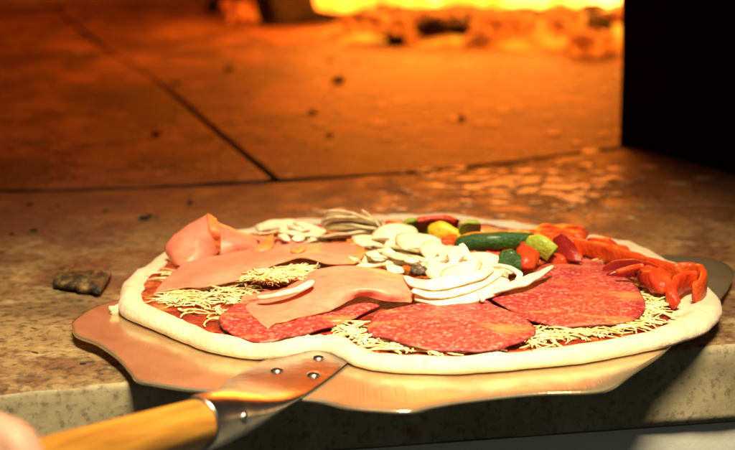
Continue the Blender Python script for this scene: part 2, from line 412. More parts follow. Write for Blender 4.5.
# ledge: plan polygon, seam at the back, straight front edge at the front
f0, f1 = P(0, 391.5), P(126, 383.5)
fd = (f1 - f0).normalized()
front = [f0 - fd * .45, f0 + fd * 1.1]
gap = Vector((0, -.0045, 0))
TH = .043
def dense(pts, n): return catmull(pts, n, False)
def slab_grid(name, back, front_, nx, ny, zs, mats, depth, bump_amp=.0012, seed=0):
    """stone slab: gridded top with worn rounded edges, sides and bottom"""
    vs, fs, fm = [], [], []
    A = dense(back, nx); 
    Bp = [front_[0].lerp(front_[1], i / (nx - 1)) if len(front_) == 2 else None for i in range(nx)] if len(front_) == 2 else dense(front_, nx)
    for i in range(nx):
        for j in range(ny):
            t = j / (ny - 1)
            p = A[i].lerp(Bp[i], t)
            d_edge = min((p - A[i]).length, (p - Bp[i]).length)
            rr = .0035 * (1 + .6 * nz(p, 60, seed))
            drop = rr * (1 - math.sqrt(max(0, 1 - (1 - min(1, d_edge / rr)) ** 2)))
            z = zs + bump_amp * (nz(p, 9, seed) + .5 * nz(p, 30, seed)) - drop
            vs.append(Vector((p.x, p.y, z)))
    id = lambda i, j: i * ny + j
    for i in range(nx - 1):
        for j in range(ny - 1):
            fs.append([id(i, j), id(i + 1, j), id(i + 1, j + 1), id(i, j + 1)]); fm.append(0)
    ring = [id(i, 0) for i in range(nx)] + [id(nx - 1, j) for j in range(1, ny)] + [id(i, ny - 1) for i in range(nx - 2, -1, -1)] + [id(0, j) for j in range(ny - 2, 0, -1)]
    o = len(vs)
    K = 6
    for k in range(1, K + 1):
        for q in ring:
            v = vs[q]; w = Vector((v.x, v.y, zs - .0035 - (depth - .0035) * k / K))
            if k < K: w += Vector((0, .0009 * nz(w, 70, seed), 0))
            vs.append(w)
    L = len(ring)
    for k in range(K):
        for q in range(L):
            a = ring[q] if k == 0 else o + (k - 1) * L + q
            b = ring[(q + 1) % L] if k == 0 else o + (k - 1) * L + (q + 1) % L
            fs.append([a, b, o + k * L + (q + 1) % L, o + k * L + q]); fm.append(1)
    fs.append([o + (K - 1) * L + q for q in range(L)][::-1]); fm.append(1)
    return link(name, vs, fs, None, None, mats, fm, origin=(0, 1.0, -depth))
def clustered(ny): return ny
def slab_lines(back, front_): return back, front_
ledge_back = [p + gap for p in seam]
lb = dense(ledge_back, 160)
# match back and front parameters by x so that the rows run roughly straight
lf = [front[0].lerp(front[1], (p.x - lb[0].x) / (lb[-1].x - lb[0].x)) for p in lb]
def slab2(name, A, B, ny, zs, mats, depth, seed):
    nx = len(A); ts = []
    L = (A[nx // 2] - B[nx // 2]).length
    fine = [.0004, .0009, .0016, .0026, .0038]
    ts = [0] + [f / L for f in fine] + [.0045 / L + (1 - .009 / L) * k / ny for k in range(ny + 1)] + [1 - f / L for f in fine[::-1]] + [1]
    vs, fs, fm = [], [], []; NY = len(ts)
    for i in range(nx):
        for t in ts:
            p = A[i].lerp(B[i], t)
            de = min(t, 1 - t) * L
            rr = .0038
            drop = rr * (1 - math.sqrt(max(0, 1 - (1 - min(1, de / rr)) ** 2))) * (1 + .7 * nz(p, 55, seed))
            if t > .5: drop += max(0, nz(p, 35, seed + 3) - .25) * .012 * max(0, 1 - de / .012)
            p = p + Vector((0, .0012 * nz(p, 40, seed) * (1 if de < .004 else 0), 0))
            vs.append(Vector((p.x, p.y, zs + .0008 * (nz(p, 8, seed) + .5 * nz(p, 28, seed)) - drop)))
    id = lambda i, j: i * NY + j
    for i in range(nx - 1):
        for j in range(NY - 1):
            fs.append([id(i, j), id(i + 1, j), id(i + 1, j + 1), id(i, j + 1)]); fm.append(0 if j < NY - 5 else (0 if nz(vs[id(i, j)], 30, seed) > -.1 and j < NY - 3 else 1))
    ring = [id(i, 0) for i in range(nx)] + [id(nx - 1, j) for j in range(1, NY)] + [id(i, NY - 1) for i in range(nx - 2, -1, -1)] + [id(0, j) for j in range(NY - 2, 0, -1)]
    o = len(vs); K = 8; Lr = len(ring)
    for k in range(1, K + 1):
        for q in ring:
            v = vs[q]; w = Vector((v.x, v.y, zs - .005 - (depth - .005) * k / K))
            w.y += .0010 * nz(w, 60, seed)
            vs.append(w)
    for k in range(K):
        for q in range(Lr):
            a = ring[q] if k == 0 else o + (k - 1) * Lr + q
            b = ring[(q + 1) % Lr] if k == 0 else o + (k - 1) * Lr + (q + 1) % Lr
            fs.append([a, b, o + k * Lr + (q + 1) % Lr, o + k * Lr + q]); fm.append(1)
    fs.append([o + (K - 1) * Lr + q for q in range(Lr)][::-1]); fm.append(1)
    return link(name, vs, fs, None, None, mats, fm, origin=(0, 1.0, -depth))
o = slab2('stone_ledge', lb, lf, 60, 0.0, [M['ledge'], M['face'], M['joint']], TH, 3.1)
tag(o, None, None, kind='structure')

# oven floor: two big stone slabs with a sooty joint between them, and the bed under them
BACKY = 2.75
J = [P(276, 178.5), P(222, 135), P(172, 92), P(150, 75), P(118, 56), P(102, 46), P(72, 22), P(52, 4)]; JW = [.0026, .0028, .0024, .0003, .0003, .0028, .003, .0004, .0004]
jd = (J[-1] - J[-2]).normalized(); J.append(J[-1] + jd * ((BACKY - J[-1].y) / jd.y))
def floor_slab(left):
    sm = [p + Vector((0, .0045, 0)) for p in seam]
    if left:
        edge = [p + Vector((-JW[i], 0, 0)) for i, p in enumerate(J)]
        A = [p for p in sm if p.x < edge[0].x - .01] + [Vector((edge[0].x, edge[0].y, 0))]
        pts = A + edge[1:] + [Vector((-1.5, BACKY, 0))]
        pts = pts[::-1]
    else:
        edge = [p + Vector((JW[i], 0, 0)) for i, p in enumerate(J)]
        A = [p for p in sm if p.x > edge[0].x + .01]
        pts = [edge[0]] + A + [Vector((1.5, BACKY, 0))] + edge[::-1][:-1]
    return pts
bm = bmesh.new()
for left in (True, False):
    pts = floor_slab(left); n = len(pts)
    top = [bm.verts.new((p.x, p.y, -.0005)) for p in pts]; bot = [bm.verts.new((p.x, p.y, -.04)) for p in pts]
    bm.faces.new(top); bm.faces.new(bot[::-1])
    for i in range(n): bm.faces.new([top[i], bot[i], bot[(i + 1) % n], top[(i + 1) % n]]).material_index = 1
bmesh.ops.recalc_face_normals(bm, faces=bm.faces)
me = bpy.data.meshes.new('oven_floor'); bm.to_mesh(me); bm.free(); me.materials.append(M['oven_floor']); me.materials.append(M['joint'])
o = bpy.data.objects.new('oven_floor', me); COL.objects.link(o); tag(o, None, None, kind='structure'); bevel(o, .002, 3)
o = poly_prism('floor_bed', [(-1.6, 1.18), (1.6, 1.18), (1.6, 2.8), (-1.6, 2.8)], -.08, -.0075, M['joint']); tag(o, None, None, kind='structure')

# wall below the ledge
w0, w1 = front[0] + Vector((0, .004, 0)), front[1] + Vector((0, .004, 0))
o = poly_prism('white_wall', [w0, w1, w1 + Vector((0, .2, 0)), w0 + Vector((0, .2, 0))], -.5, -TH - .0025, M['white_wall'])
tag(o, 'white painted wall under the edge of the stone ledge', 'wall')

# mouth of the oven: black iron arch, jambs splaying towards the cook, lintel above the frame
u = (P(626, 146) - P(270, 181)); u = Vector((u.x, u.y, 0)).normalized()
right_foot = P(627, 147)
WID, HT = .92, .40
cen = right_foot - u * WID / 2
fwd = Vector((u.y, -u.x, 0))                       # towards the cook
NA = 48
def arch_pt(a, k, d):
    ca, sa = math.cos(a), math.sin(a); e = 2 / 3.4
    x = math.copysign(abs(ca) ** e, ca) * WID / 2 * k; z = abs(sa) ** e * HT * (1 + (k - 1) * .8)
    return cen + u * x + fwd * d + Vector((0, 0, z - .002))
secs = [(1.0, -.012), (1.0, -.004), (1.006, .030), (1.026, .185), (1.06, .195), (2.0, .195), (2.0, -.012)]
vs, fs = [], []
for i in range(NA + 1):
    a = math.pi * i / NA
    for k, d in secs: vs.append(arch_pt(a, k, d))
m_ = len(secs)
for i in range(NA):
    for k in range(m_):
        fs.append([i * m_ + k, i * m_ + (k + 1) % m_, (i + 1) * m_ + (k + 1) % m_, (i + 1) * m_ + k])
fs.append(list(range(m_))); fs.append([NA * m_ + k for k in range(m_)][::-1])
o = link('oven_mouth', vs, fs, M['iron']); tag(o, 'black iron arch framing the mouth of the burning oven', 'oven mouth')
for p in o.data.polygons: p.use_smooth = False

# vault of the oven
vs, fs = [], []; NU, NV = 40, 14
oc = Vector((-.05, 1.95, 0))
for j in range(NV + 1):
    b = R(90) * j / NV
    for i in range(NU):
        a = 2 * math.pi * i / NU
        vs.append(oc + Vector((.95 * math.cos(a) * math.cos(b), .72 * math.sin(a) * math.cos(b), 0.60 * math.sin(b) - .003)))
for j in range(NV):
    for i in range(NU):
        q = [j * NU + i, j * NU + (i + 1) % NU, (j + 1) * NU + (i + 1) % NU, (j + 1) * NU + i]
        c = sum((vs[t] for t in q), Vector()) / 4
        # leave the mouth open
        if (c - cen).dot(fwd) > -.03 or (abs((c - cen).dot(u)) < .50 and (c - cen).dot(fwd) > -.40 and c.z < .41): continue
        fs.append(q)
used = sorted({t for f in fs for t in f}); mp_ = {t: i for i, t in enumerate(used)}
o = link('oven_vault', [vs[t] for t in used], [[mp_[t] for t in f] for f in fs], M['vault']); tag(o, 'sooty brick vault arching over the fire inside the oven', 'oven vault')
s_ = o.modifiers.new('thick', 'SOLIDIFY'); s_.thickness = .08; s_.offset = 1

# ================================================================== FIRE
def emberbed():
    vs, fs = [], []; nx, ny = 120, 40
    x0, x1 = P(318, 40).x, P(640, 40).x
    yn, yf = P(450, 47).y, 2.55
    for i in range(nx):
        for j in range(ny):
            a, t = i / (nx - 1), j / (ny - 1)
            x = x0 + (x1 + .12 - x0) * a + .03 * nz((a * 3, t, 0), 2); near = yn + .10 * nz((a * 2, 0, 0), 2.0, 3) - .05 * a
            y = near + (yf - near) * t
            env = min(1, t / .25) ** .7 * min(1, a / .08) * min(1, (1 - a) / .05)
            z = -.006 + env * (.03 + .018 * nz((x, y, 0), 14, 1) + .016 * nz((x, y, 0), 34, 2))
            vs.append((x, y, z))
    for i in range(nx - 1):
        for j in range(ny - 1): fs.append([i * ny + j, (i + 1) * ny + j, (i + 1) * ny + j + 1, i * ny + j + 1])
    o = link('ember_bed', vs, fs, M['ember']); tag(o, 'glowing orange bed of embers beneath the flames', 'embers', kind='stuff')
emberbed()
rnd = random.Random(21)
for (x, y, s, dead, lab) in [
        (581, 31, .020, 1, 'tall dark coal standing beside the ember bed near the iron jamb'),
        (593, 46, .017, 0, 'low glowing red coal nearest to the iron jamb'),
        (396, 42, .010, 1, 'dark slanting coal in front of the brightest flames'),
        (384, 37, .009, 1, 'small dark coal behind the slanting one in front of the flames'),
        (440, 38, .009, 1, 'flat dark coal at the front middle of the ember bed'),
        (604, 27, .014, 0, 'small red coal wedged at the far corner by the iron jamb'),
        (470, 38, .014, 0, 'glowing orange coal at the front of the ember bed'),
        (525, 40, .016, 0, 'bright orange coal lying alone before the ember bed'),
        (352, 26, .016, 0, 'red coal beside the charred log under the first flame')]:
    p = P(x, y + 3, .0)
    o = chunk3('coal', (s * 1.1, s, s * .8), p + Vector((0, 0, s * .62)), rnd.uniform(0, 3), M['coal'] if dead else M['ember_coal'], rnd.uniform(0, 50))
    tag(o, lab, 'coal', 'loose coals at the front of the fire')
rk = random.Random(33)
for k in range(56):
    x = rk.uniform(345, 618); y = rk.uniform(20, 32 + (x - 345) / 270 * 15); s = rk.uniform(.008, .019); p = P(x, y, .012)
    dead = rk.random() < .2
    o = chunk3('coal', (s * rk.uniform(.9, 1.6), s, s * rk.uniform(.6, 1)), p + Vector((0, 0, .012 if y < 38 else 0)), rk.uniform(0, 3), M['coal'] if dead else M['ember_coal'], rk.uniform(0, 90), .4, sub=2)
    tag(o, 'dark half burnt coal among the glowing embers' if dead else 'glowing orange coal among the embers', 'coal', 'dark coals heaped on the ember bed' if dead else 'glowing coals heaped on the ember bed')
# charred log with a glowing end
a, b = P(258, 27, .0), P(322, 22, .0)
lg = ribbon('charred_log', [(a.x, a.y + .02, .030), (a.x * .5 + b.x * .5, a.y + .05, .034), (b.x, b.y + .08, .040), (b.x + .05, b.y + .16, .05)], [.062, .078, .078, .06], [.06, .085, .09, .07], M['log'], n=40, m=20, amp=.008, ns=28, wpts=True)
tag(lg, 'black charred log lying at the end of the flames', 'log')
o = chunk3('log_end', (.020, .03, .013), P(241, 22, .0) + Vector((0, 0.01, .014)), .5, M['ember_end'], 5.0, .7)
tag(o, 'short log stub glowing red beside the black charred log', 'log')
o = chunk3('charred_stub', (.018, .02, .016), P(220, 6, .01), .2, M['log'], 9.0, .3); tag(o, 'small black log stub beyond the red glowing one', 'log')
# flames
def flames():
    vs, fs = [], []; rr = random.Random(4)
    fx = [(340, .10, .6), (365, .17, 1), (395, .20, 1.1), (430, .26, 1.3), (470, .24, 1.2), (505, .22, 1.1), (540, .19, 1), (575, .17, 1), (605, .15, .9), (450, .30, 1.4), (400, .24, 1.2), (338, .12, .9), (520, .27, 1.2)]
    for k, (x, hh, wd) in enumerate(fx):
        b = P(x, rr.uniform(22, 34) - (x - 340) * .02, .0); n, m = 22, 14; o0 = len(vs)
        for i in range(n):
            t = i / (n - 1)
            r = .046 * wd * (math.sin(math.pi * min(1, .32 + t * .68)) ** .8) * (1 - .15 * t) + .001
            cx = b.x + .06 * nz((t * 2, k, 0), 1.5, k); cy = b.y + .04 * nz((t * 2, k, 5), 1.5, k)
            for q in range(m):
                a = 2 * math.pi * q / m
                rr_ = r * (1 + .45 * nz((math.cos(a), math.sin(a), t * 3), 1.6, k * 3.0))
                vs.append((cx + rr_ * math.cos(a), cy + rr_ * math.sin(a) * .7, .022 + min(.52, hh * 2.3) * t))
        for i in range(n - 1):
            for q in range(m): fs.append([o0 + i * m + q, o0 + i * m + (q + 1) % m, o0 + (i + 1) * m + (q + 1) % m, o0 + (i + 1) * m + q])
    o = link('flames', vs, fs, M['flame']); tag(o, 'bright yellow flames leaping from the ember bed', 'fire', kind='stuff')
flames()

# ================================================================== PEEL
ZB = .0085                                     # top of the blade
bl_out = [(72, 324), (74, 319), (90.5, 308), (118.5, 299), (180, 283), (300, 268), (500, 256), (620, 253.5), (663, 254.2), (700, 256), (724, 262), (733, 270.5), (732, 279), (719, 298), (690, 325), (665, 350), (634, 371), (612, 386), (589, 391), (540, 393), (500, 396.5), (460, 401.5), (430, 407), (409, 411.5), (379, 410), (349, 407), (325, 401), (302, 398.5), (250, 394), (187, 388), (153, 383), (137, 380), (129, 370), (117, 356.5), (97, 342.5), (76, 334)]
peel = empty('pizza_peel', P(367, 330, 0)); tag(peel, 'steel pizza peel with riveted socket and yellow wooden handle under the pizza', 'pizza peel')
def blade():
    ol = catmull([P(x, y, ZB) for x, y in bl_out], 240); n = len(ol); c = P(390, 330, ZB)
    fr = [.15, .35, .55, .7, .8, .87, .92, .95, .975, .99, 1.0]
    vs, fs = [Vector((c.x, c.y, ZB))], []
    def wz(p, f): return .0007 * nz(p, 9, 2) * f + .0003 * nz(p, 30, 2) * f - (.0003 * max(0, (f - .97) / .03) ** 2)
    for f in fr:
        for p in ol:
            q = c + (p - c) * f; vs.append(Vector((q.x, q.y, ZB + wz(q, f))))
    T = .0016
    o0 = len(vs)
    for p in ol: vs.append(Vector((p.x, p.y, ZB + wz(p, 1) - T)))
    vs.append(Vector((c.x, c.y, ZB - T)))
    fs += [[0, 1 + i, 1 + (i + 1) % n] for i in range(n)]
    for k in range(len(fr) - 1):
        a, b = 1 + k * n, 1 + (k + 1) * n
        fs += [[a + i, b + i, b + (i + 1) % n, a + (i + 1) % n] for i in range(n)]
    a = 1 + (len(fr) - 1) * n
    fs += [[a + i, o0 + i, o0 + (i + 1) % n, a + (i + 1) % n] for i in range(n)] + [[o0 + (i + 1) % n, o0 + i, len(vs) - 1] for i in range(n)]
    o = link('blade', vs, fs, M['blade'], peel)
blade()
# socket: a flat riveted tongue that rolls into a tube round the wooden handle
axA, axB = P(195, 424.5, .0175), P(50, 464, .034)
axd = (axB - axA).normalized()
side = axd.cross(Vector((0, 0, 1))).normalized(); upv = side.cross(axd).normalized()
def socket():
    ZF = ZB + .0013
    St = [  # left px, right px, roundness, tube centre along the axis (m before the open end)
        ((285, 350), (364, 350), 0, 0), ((262, 361), (346, 364), 0, 0), ((245, 370), (330, 377), 0, 0), ((228, 379), (308, 393), .02, .060), ((214, 387), (293, 402), .25, .048), ((203, 392), (275, 412), .62, .036), ((193, 398), (255, 421), .90, .022), ((186, 402), (240, 430), 1, .009), ((180, 405), (230, 436), 1, 0)]
    m = 36; rows = []
    for l, r, k, d in St:
        pl, pr = P(*l, ZF), P(*r, ZF); c = axA - axd * d; row = []
        rr = .0122 + .0012 * d / .06
        for j in range(m):
            a = 2 * math.pi * j / m; ca, sa = math.cos(a), math.sin(a)
            q = pl.lerp(pr, .5 + .5 * math.copysign(abs(ca) ** .6, ca)) + Vector((0, 0, .0007 * sa))
            t = c - side * ca * rr + upv * sa * rr
            row.append(q.lerp(t, k))
        rows.append(row)
    n = 48; cols = [catmull([r[j] for r in rows], n, False) for j in range(m)]
    vs = [cols[j][i] for i in range(n) for j in range(m)]; fs = []
    for i in range(n - 1):
        for j in range(m): fs.append([i * m + j, i * m + (j + 1) % m, (i + 1) * m + (j + 1) % m, (i + 1) * m + j])
    fs.append(list(range(m))[::-1]); o0 = len(vs)
    for j in range(m):
        a = 2 * math.pi * j / m; vs.append(axA + (-side * math.cos(a) + upv * math.sin(a)) * .0110)
    for j in range(m): fs.append([(n - 1) * m + j, (n - 1) * m + (j + 1) % m, o0 + (j + 1) % m, o0 + j])
    return link('socket', vs, fs, M['socket'], peel)
socket()
def rivet(px, py, z, nrm=(0, 0, 1), r=.0034):
    c = P(px, py, z); nrm = Vector(nrm).normalized(); q = Vector((0, 0, 1)).rotation_difference(nrm)
    vs, fs = [], []; m = 18
    for k in range(6):
        b = R(90) * k / 6
        for j in range(m):
            a = 2 * math.pi * j / m
            vs.append(c + q @ Vector((r * math.cos(b) * math.cos(a), r * math.cos(b) * math.sin(a), r * .40 * math.sin(b))))
    vs.append(c + q @ Vector((0, 0, r * .40)))
    for k in range(5):
        for j in range(m): fs.append([k * m + j, k * m + (j + 1) % m, (k + 1) * m + (j + 1) % m, (k + 1) * m + j])
    fs += [[5 * m + j, 5 * m + (j + 1) % m, 6 * m] for j in range(m)]; fs.append(list(range(m))[::-1])
    return link('rivet', vs, fs, M['rivet'], peel)
rivet(277, 370, ZB + .0020); rivet(313.5, 374.5, ZB + .0020); rivet(318.5, 357.5, ZB + .0020)
# rivet on the tube, facing the camera side
def tube_rivet():
    p = axA - axd * .022
    to = (Vector((0, 0, H)) - p).normalized(); nr = (to - axd * to.dot(axd)).normalized()
    nr = (nr + upv * -.25).normalized(); nr = (nr - axd * nr.dot(axd)).normalized()
    c = p + nr * .0124
    o = rivet(0, 0, 0, nr, .0032)
    return o, c
ro, rc = tube_rivet(); 
off = rc - P(0, 0, 0); ro.location = ro.location + off
hs = axA - axd * .012
# handle: turned wood, runs out of the frame to the hand
def handle():
    L = .42; n, m = 40, 24; vs, fs = [], []
    for i in range(n):
        t = i / (n - 1); p = hs + axd * L * t; r = .0108 * (1 if t < .95 else math.sqrt(max(.01, 1 - ((t - .95) / .05) ** 2)))
        if i == 0: r = .0100
        for j in range(m):
            a = 2 * math.pi * j / m; vs.append(p + (side * math.cos(a) + upv * math.sin(a)) * r)
    for i in range(n - 1):
        for j in range(m): fs.append([i * m + j, i * m + (j + 1) % m, (i + 1) * m + (j + 1) % m, (i + 1) * m + j])
    fs.append(list(range(m))[::-1]); fs.append([(n - 1) * m + j for j in range(m)])
    # store along its own axis so the grain follows the wood
    rot = Matrix((axd, -side, upv)).transposed()
    o = link('handle', vs, fs, M['wood'], peel, origin=hs)
    inv = rot.inverted()
    for v in o.data.vertices: v.co = inv @ v.co
    o.rotation_euler = rot.to_euler()
handle()

# ================================================================== PIZZA
# outline (px, py, z of the traced line, bare rim width in mm)
OUT = [(117.5, 308, .012, 14), (119, 295, .014, 13), (122, 283, .015, 12), (134, 270, .016, 12), (152, 258, .016, 11), (168, 247, .016, 11), (200, 237, .016, 10), (240, 229, .016, 10), (275, 221.5, .016, 10), (320, 218, .016, 10), (380, 214.5, .016, 10), (440, 214.5, .016, 10), (490, 219, .016, 10), (535, 225, .016, 11), (580, 232, .016, 12), (620, 240, .016, 13), (655, 251, .016, 14), (685, 267, .016, 15), (706, 282, .015, 18), (719, 298, .014, 22), (721.5, 312, .011, 24), (718, 324, .009, 24), (703, 337.5, .009, 20), (668, 348.5, .009, 15), (604, 361.5, .009, 12), (560, 367.5, .009, 12), (496, 373.5, .009, 12), (442, 376, .009, 12), (400, 374.5, .009, 12), (374, 372, .009, 12), (355, 367.5, .009, 12), (341, 361.5, .009, 12), (327, 355, .009, 12), (314, 353.5, .009, 12), (300, 355.5, .009, 12), (284, 359.5, .009, 12), (265, 361.5, .009, 12), (235, 359, .009, 12), (200, 351, .009, 12), (165, 337, .009, 13), (140, 325.5, .010, 14), (124, 316, .011, 14)]
pizza = empty('pizza', P(410, 300, ZB)); tag(pizza, 'uncooked pizza with pale dough rim and red sauce lying on the steel peel', 'pizza')
PC = P(415, 292, .012)
NP = 300
oc4 = []
_pts = [P(x, y, z) for x, y, z, w in OUT]; _w = [w for *_, w in OUT]
_ol = catmull(_pts, NP); _ww = [v.x for v in catmull([Vector((w, 0, 0)) for w in _w], NP)]
ZT = .0142       # top of the thin dough inside the rim
def dough():
    global SAUCE
    vs, fs = [], []
    prof = [(.0030, .0), (.0008, .0006), (0.0, .0022), (.0004, .0040), (.0016, .0060), (.0036, .0074), (.0062, .0079), (.0090, .0075), (.0116, .0064)]
    for i, p in enumerate(_ol):
        a = Vector((_ol[i].x - PC.x, _ol[i].y - PC.y, 0))
        d = a.normalized()
    rings = []
    nrm = []
    for i in range(NP):
        t = (_ol[(i + 2) % NP] - _ol[i - 2]); t.z = 0; n_ = Vector((t.y, -t.x, 0)).normalized()
        if n_.dot(Vector((PC.x - _ol[i].x, PC.y - _ol[i].y, 0))) < 0: n_ = -n_
        nrm.append(n_)
    for s, z in prof:
        r = []
        for i, p in enumerate(_ol):
            b = Vector((p.x, p.y, 0)) + nrm[i] * (s * (.55 + .45 * _ww[i] / 12) - 0.0013 * nz(p, 55, 1) - .0006 * nz(p, 160, 1))
            zz = ZB + .0006 + z * (1 + .20 * nz(p, 22, 4) + .22 * nz(p + nrm[i] * s * 3, 60, 4) + .13 * nz(p + nrm[i] * s * 5, 150, 4))
            r.append(Vector((b.x, b.y, zz)))
        rings.append(r)
    for f in (.0, .25, .5, .75):
        r = []
        for i in range(NP):
            a = Vector((_ol[i].x, _ol[i].y, 0)) + nrm[i] * (_ww[i] * .001 + .001)
            b = Vector((PC.x, PC.y, 0)); q = a.lerp(b, f)
            r.append(Vector((q.x, q.y, ZT + .0003 * nz(q, 60, 3))))
        rings.append(r)
    for r in rings: vs += r
    vs.append(Vector((PC.x, PC.y, ZT)));  vs.append(Vector((PC.x, PC.y, ZB + .0005)))
    K = len(rings)
    for k in range(K - 1):
        for i in range(NP): fs.append([k * NP + i, k * NP + (i + 1) % NP, (k + 1) * NP + (i + 1) % NP, (k + 1) * NP + i])
    fs += [[(K - 1) * NP + i, (K - 1) * NP + (i + 1) % NP, K * NP] for i in range(NP)] + [[(i + 1) % NP, i, K * NP + 1] for i in range(NP)]
    o = link('crust', vs, fs, M['dough'], pizza)
    # sauce
    sl = SAUCE = [Vector((_ol[i].x, _ol[i].y, 0)) + nrm[i] * (_ww[i] * .001 - .0012 + .0022 * nz(_ol[i], 60, 8) + .0015 * nz(_ol[i], 190, 8)) for i in range(NP)]
    rings = []
    for k, f in enumerate((0, .012, .03, .06, .1, .15, .2, .3, .4, .55, .7, .85)):
        r = []
        for p in sl:
            q = p.lerp(Vector((PC.x, PC.y, 0)), f)
            base = .0008 if k else -.0010
            e = max(0, 1 - f / .06)
            r.append(Vector((q.x, q.y, ZT + base + .0008 * nz(q, 120, 6) + .0008 * nz(q, 300, 6))))
        rings.append(r)
    vs = [v for r in rings for v in r] + [Vector((PC.x, PC.y, ZT + .0008))]; K = len(rings); fs = []
    for k in range(K - 1):
        for i in range(NP): fs.append([k * NP + i, k * NP + (i + 1) % NP, (k + 1) * NP + (i + 1) % NP, (k + 1) * NP + i])
    fs += [[(K - 1) * NP + i, (K - 1) * NP + (i + 1) % NP, K * NP] for i in range(NP)]
    # lift the outer sauce onto the inner slope of the rim
    o = link('sauce', vs, fs, M['sauce'], pizza)
dough()
ZS = ZT + .0012      # resting height of toppings

# ------------------------------------------------------------------ salami
def sal(ol, z, lab, **k):
    o = sheet('salami_slice', ol, z, .0016, M['salami'], n=90, rings=16, jag=.012, rim=M['casing'], rimtop=False, **k)
    return tag(o, lab, 'salami', 'salami slices on the pizza')
sal([(219, 320), (228, 312), (238, 306), (262, 301), (300, 295), (345, 291), (374, 299), (381, 306), (363, 315), (341, 326), (314, 333), (287, 340), (265, 345), (243, 340), (225, 332)], ZS + .0012, 'salami slice half hidden beneath the front ham slice', amp=.0016, ns=45, seed=1)
sal([(488, 297), (505, 286), (530, 276), (545, 266), (562, 260), (582, 259), (602, 264), (622, 275), (636, 287), (644, 300), (645, 311), (637, 320), (618, 325), (590, 328), (562, 328), (535, 322), (512, 313)], ZS + .0026, 'large salami slice resting against the red pepper strips', amp=.0014, ns=40, dome=.0012, seed=7)
sal([(368, 327), (376, 315), (396, 309), (420, 305), (450, 301), (480, 300), (500, 309), (522, 318), (535, 330), (531, 339), (512, 347), (488, 352.5), (450, 350.5), (414, 349), (390, 341), (371, 337)], ZS + .0024, 'salami slice at the near rim with a broad orange grease streak', amp=.0014, ns=45, dome=.0010, seed=4)

# ------------------------------------------------------------------ ham
hm, rd = M['ham'], M['ham_rind']
g = 'cooked ham slices on the pizza'
# standing fold at the back left: face towards the cook
o = patch('ham_slice', [
    [(172, 263, .016), (181, 266, .0175), (196, 263, .019), (209, 258, .020), (219, 252, .020)],
    [(166, 250, .023), (178, 252, .024), (196, 250, .0255), (210, 246, .026), (219.5, 242, .026)],
    [(172, 238, .030), (182, 236, .032), (197, 232, .034), (209, 230, .0345), (218, 231, .033)],
    [(187, 225, .035), (195, 221, .037), (203, 217, .039), (209, 214.5, .040), (214, 219, .037)]], .0008, hm, jag=.0008, wr=.35, amp=.0007, seed=2, rim=rd, rimsides='lt', rimw=1)
tag(o, 'ham slice standing up in a fold at the back of the dough rim', 'ham', g)
patch('folded_edge', [
    [(219, 251, .0215), (220.5, 252, .0210)],
    [(213.5, 240, .0285), (220.5, 242, .0275)],
    [(209, 228, .0358), (219.5, 231, .0345)],
    [(207, 213.5, .0418), (215.5, 218.5, .0388)]], .0012, rd, nu=10, nv=22, amp=.0008, ns=160, seed=8, parent=o)
o = ribbon('ham_scrap', [(252, 251, .0245), (259, 249, .0262), (266, 245.5, .0275), (270, 240, .0290), (271.5, 235, .0305)], [.003, .007, .008, .005, .002], .0014, rd, up=(0, -.6, 1), amp=.0012, ns=170, seed=4, power=4)
tag(o, 'small torn reddish curl of ham on the sloping ham slice', 'ham', g)
o = sheet('ham_scrap', [(290, 252, .0312), (296, 248, .0308), (304, 248, .0305), (305, 251, .0307), (298, 254, .0312)], .0308, .0006, rd, n=30, rings=5, jag=.1)
tag(o, 'small orange scrap of rind lying on the long wavy ham slice', 'ham', g)
# slice leaning away behind it, torn end
o = patch('ham_slice', [
    [(216, 256, .018), (236, 253, .018), (258, 250, .018), (278, 247, .018), (297, 247, .018)],
    [(217, 244, .024), (237, 243, .024), (257, 242.5, .022), (275, 241, .021), (292, 242, .020)],
    [(216, 232, .031), (231, 231, .029), (246, 235, .025), (262, 238, .022), (279, 239.5, .020)],
    [(213, 219, .037), (224, 225, .032), (238, 231.5, .027), (254, 236.5, .022), (270, 238, .020)]], .0008, hm, jag=.0008, wr=.35, amp=.0010, seed=5, rim=rd, rimsides='l', rimw=2)
tag(o, 'ham slice sloping down behind the standing ham fold', 'ham', g)
# long slice across the left
o = patch('ham_slice', [
    [(154, 294, .0165), (180, 289, .0185), (206, 287, .020), (234, 281, .022), (258, 271, .026), (284, 262, .030), (306, 258, .030), (330, 264, .026), (354, 264.5, .024)],
    [(160, 286, .018), (184, 279, .0205), (212, 275, .024), (240, 269, .026), (264, 262, .029), (288, 257, .031), (310, 254.5, .030), (336, 257, .027), (361, 259, .026)],
    [(170, 275, .020), (192, 268, .022), (216, 264, .025), (244, 259, .026), (268, 254, .027), (290, 251, .028), (314, 249.5, .028), (340, 250.5, .027), (365, 253, .027)],
    [(183, 264, .020), (204, 258, .022), (226, 254, .023), (250, 249, .023), (274, 245, .023), (295, 244, .024), (318, 244, .025), (342, 245, .0255), (364, 248, .026)]], .0008, hm, jag=.0008, wr=.35, nu=56, amp=.0009, ns=45, seed=9, rim=rd, rimsides='r', rimw=3)
tag(o, 'long wavy ham slice stretching across the left side of the toppings', 'ham', g)
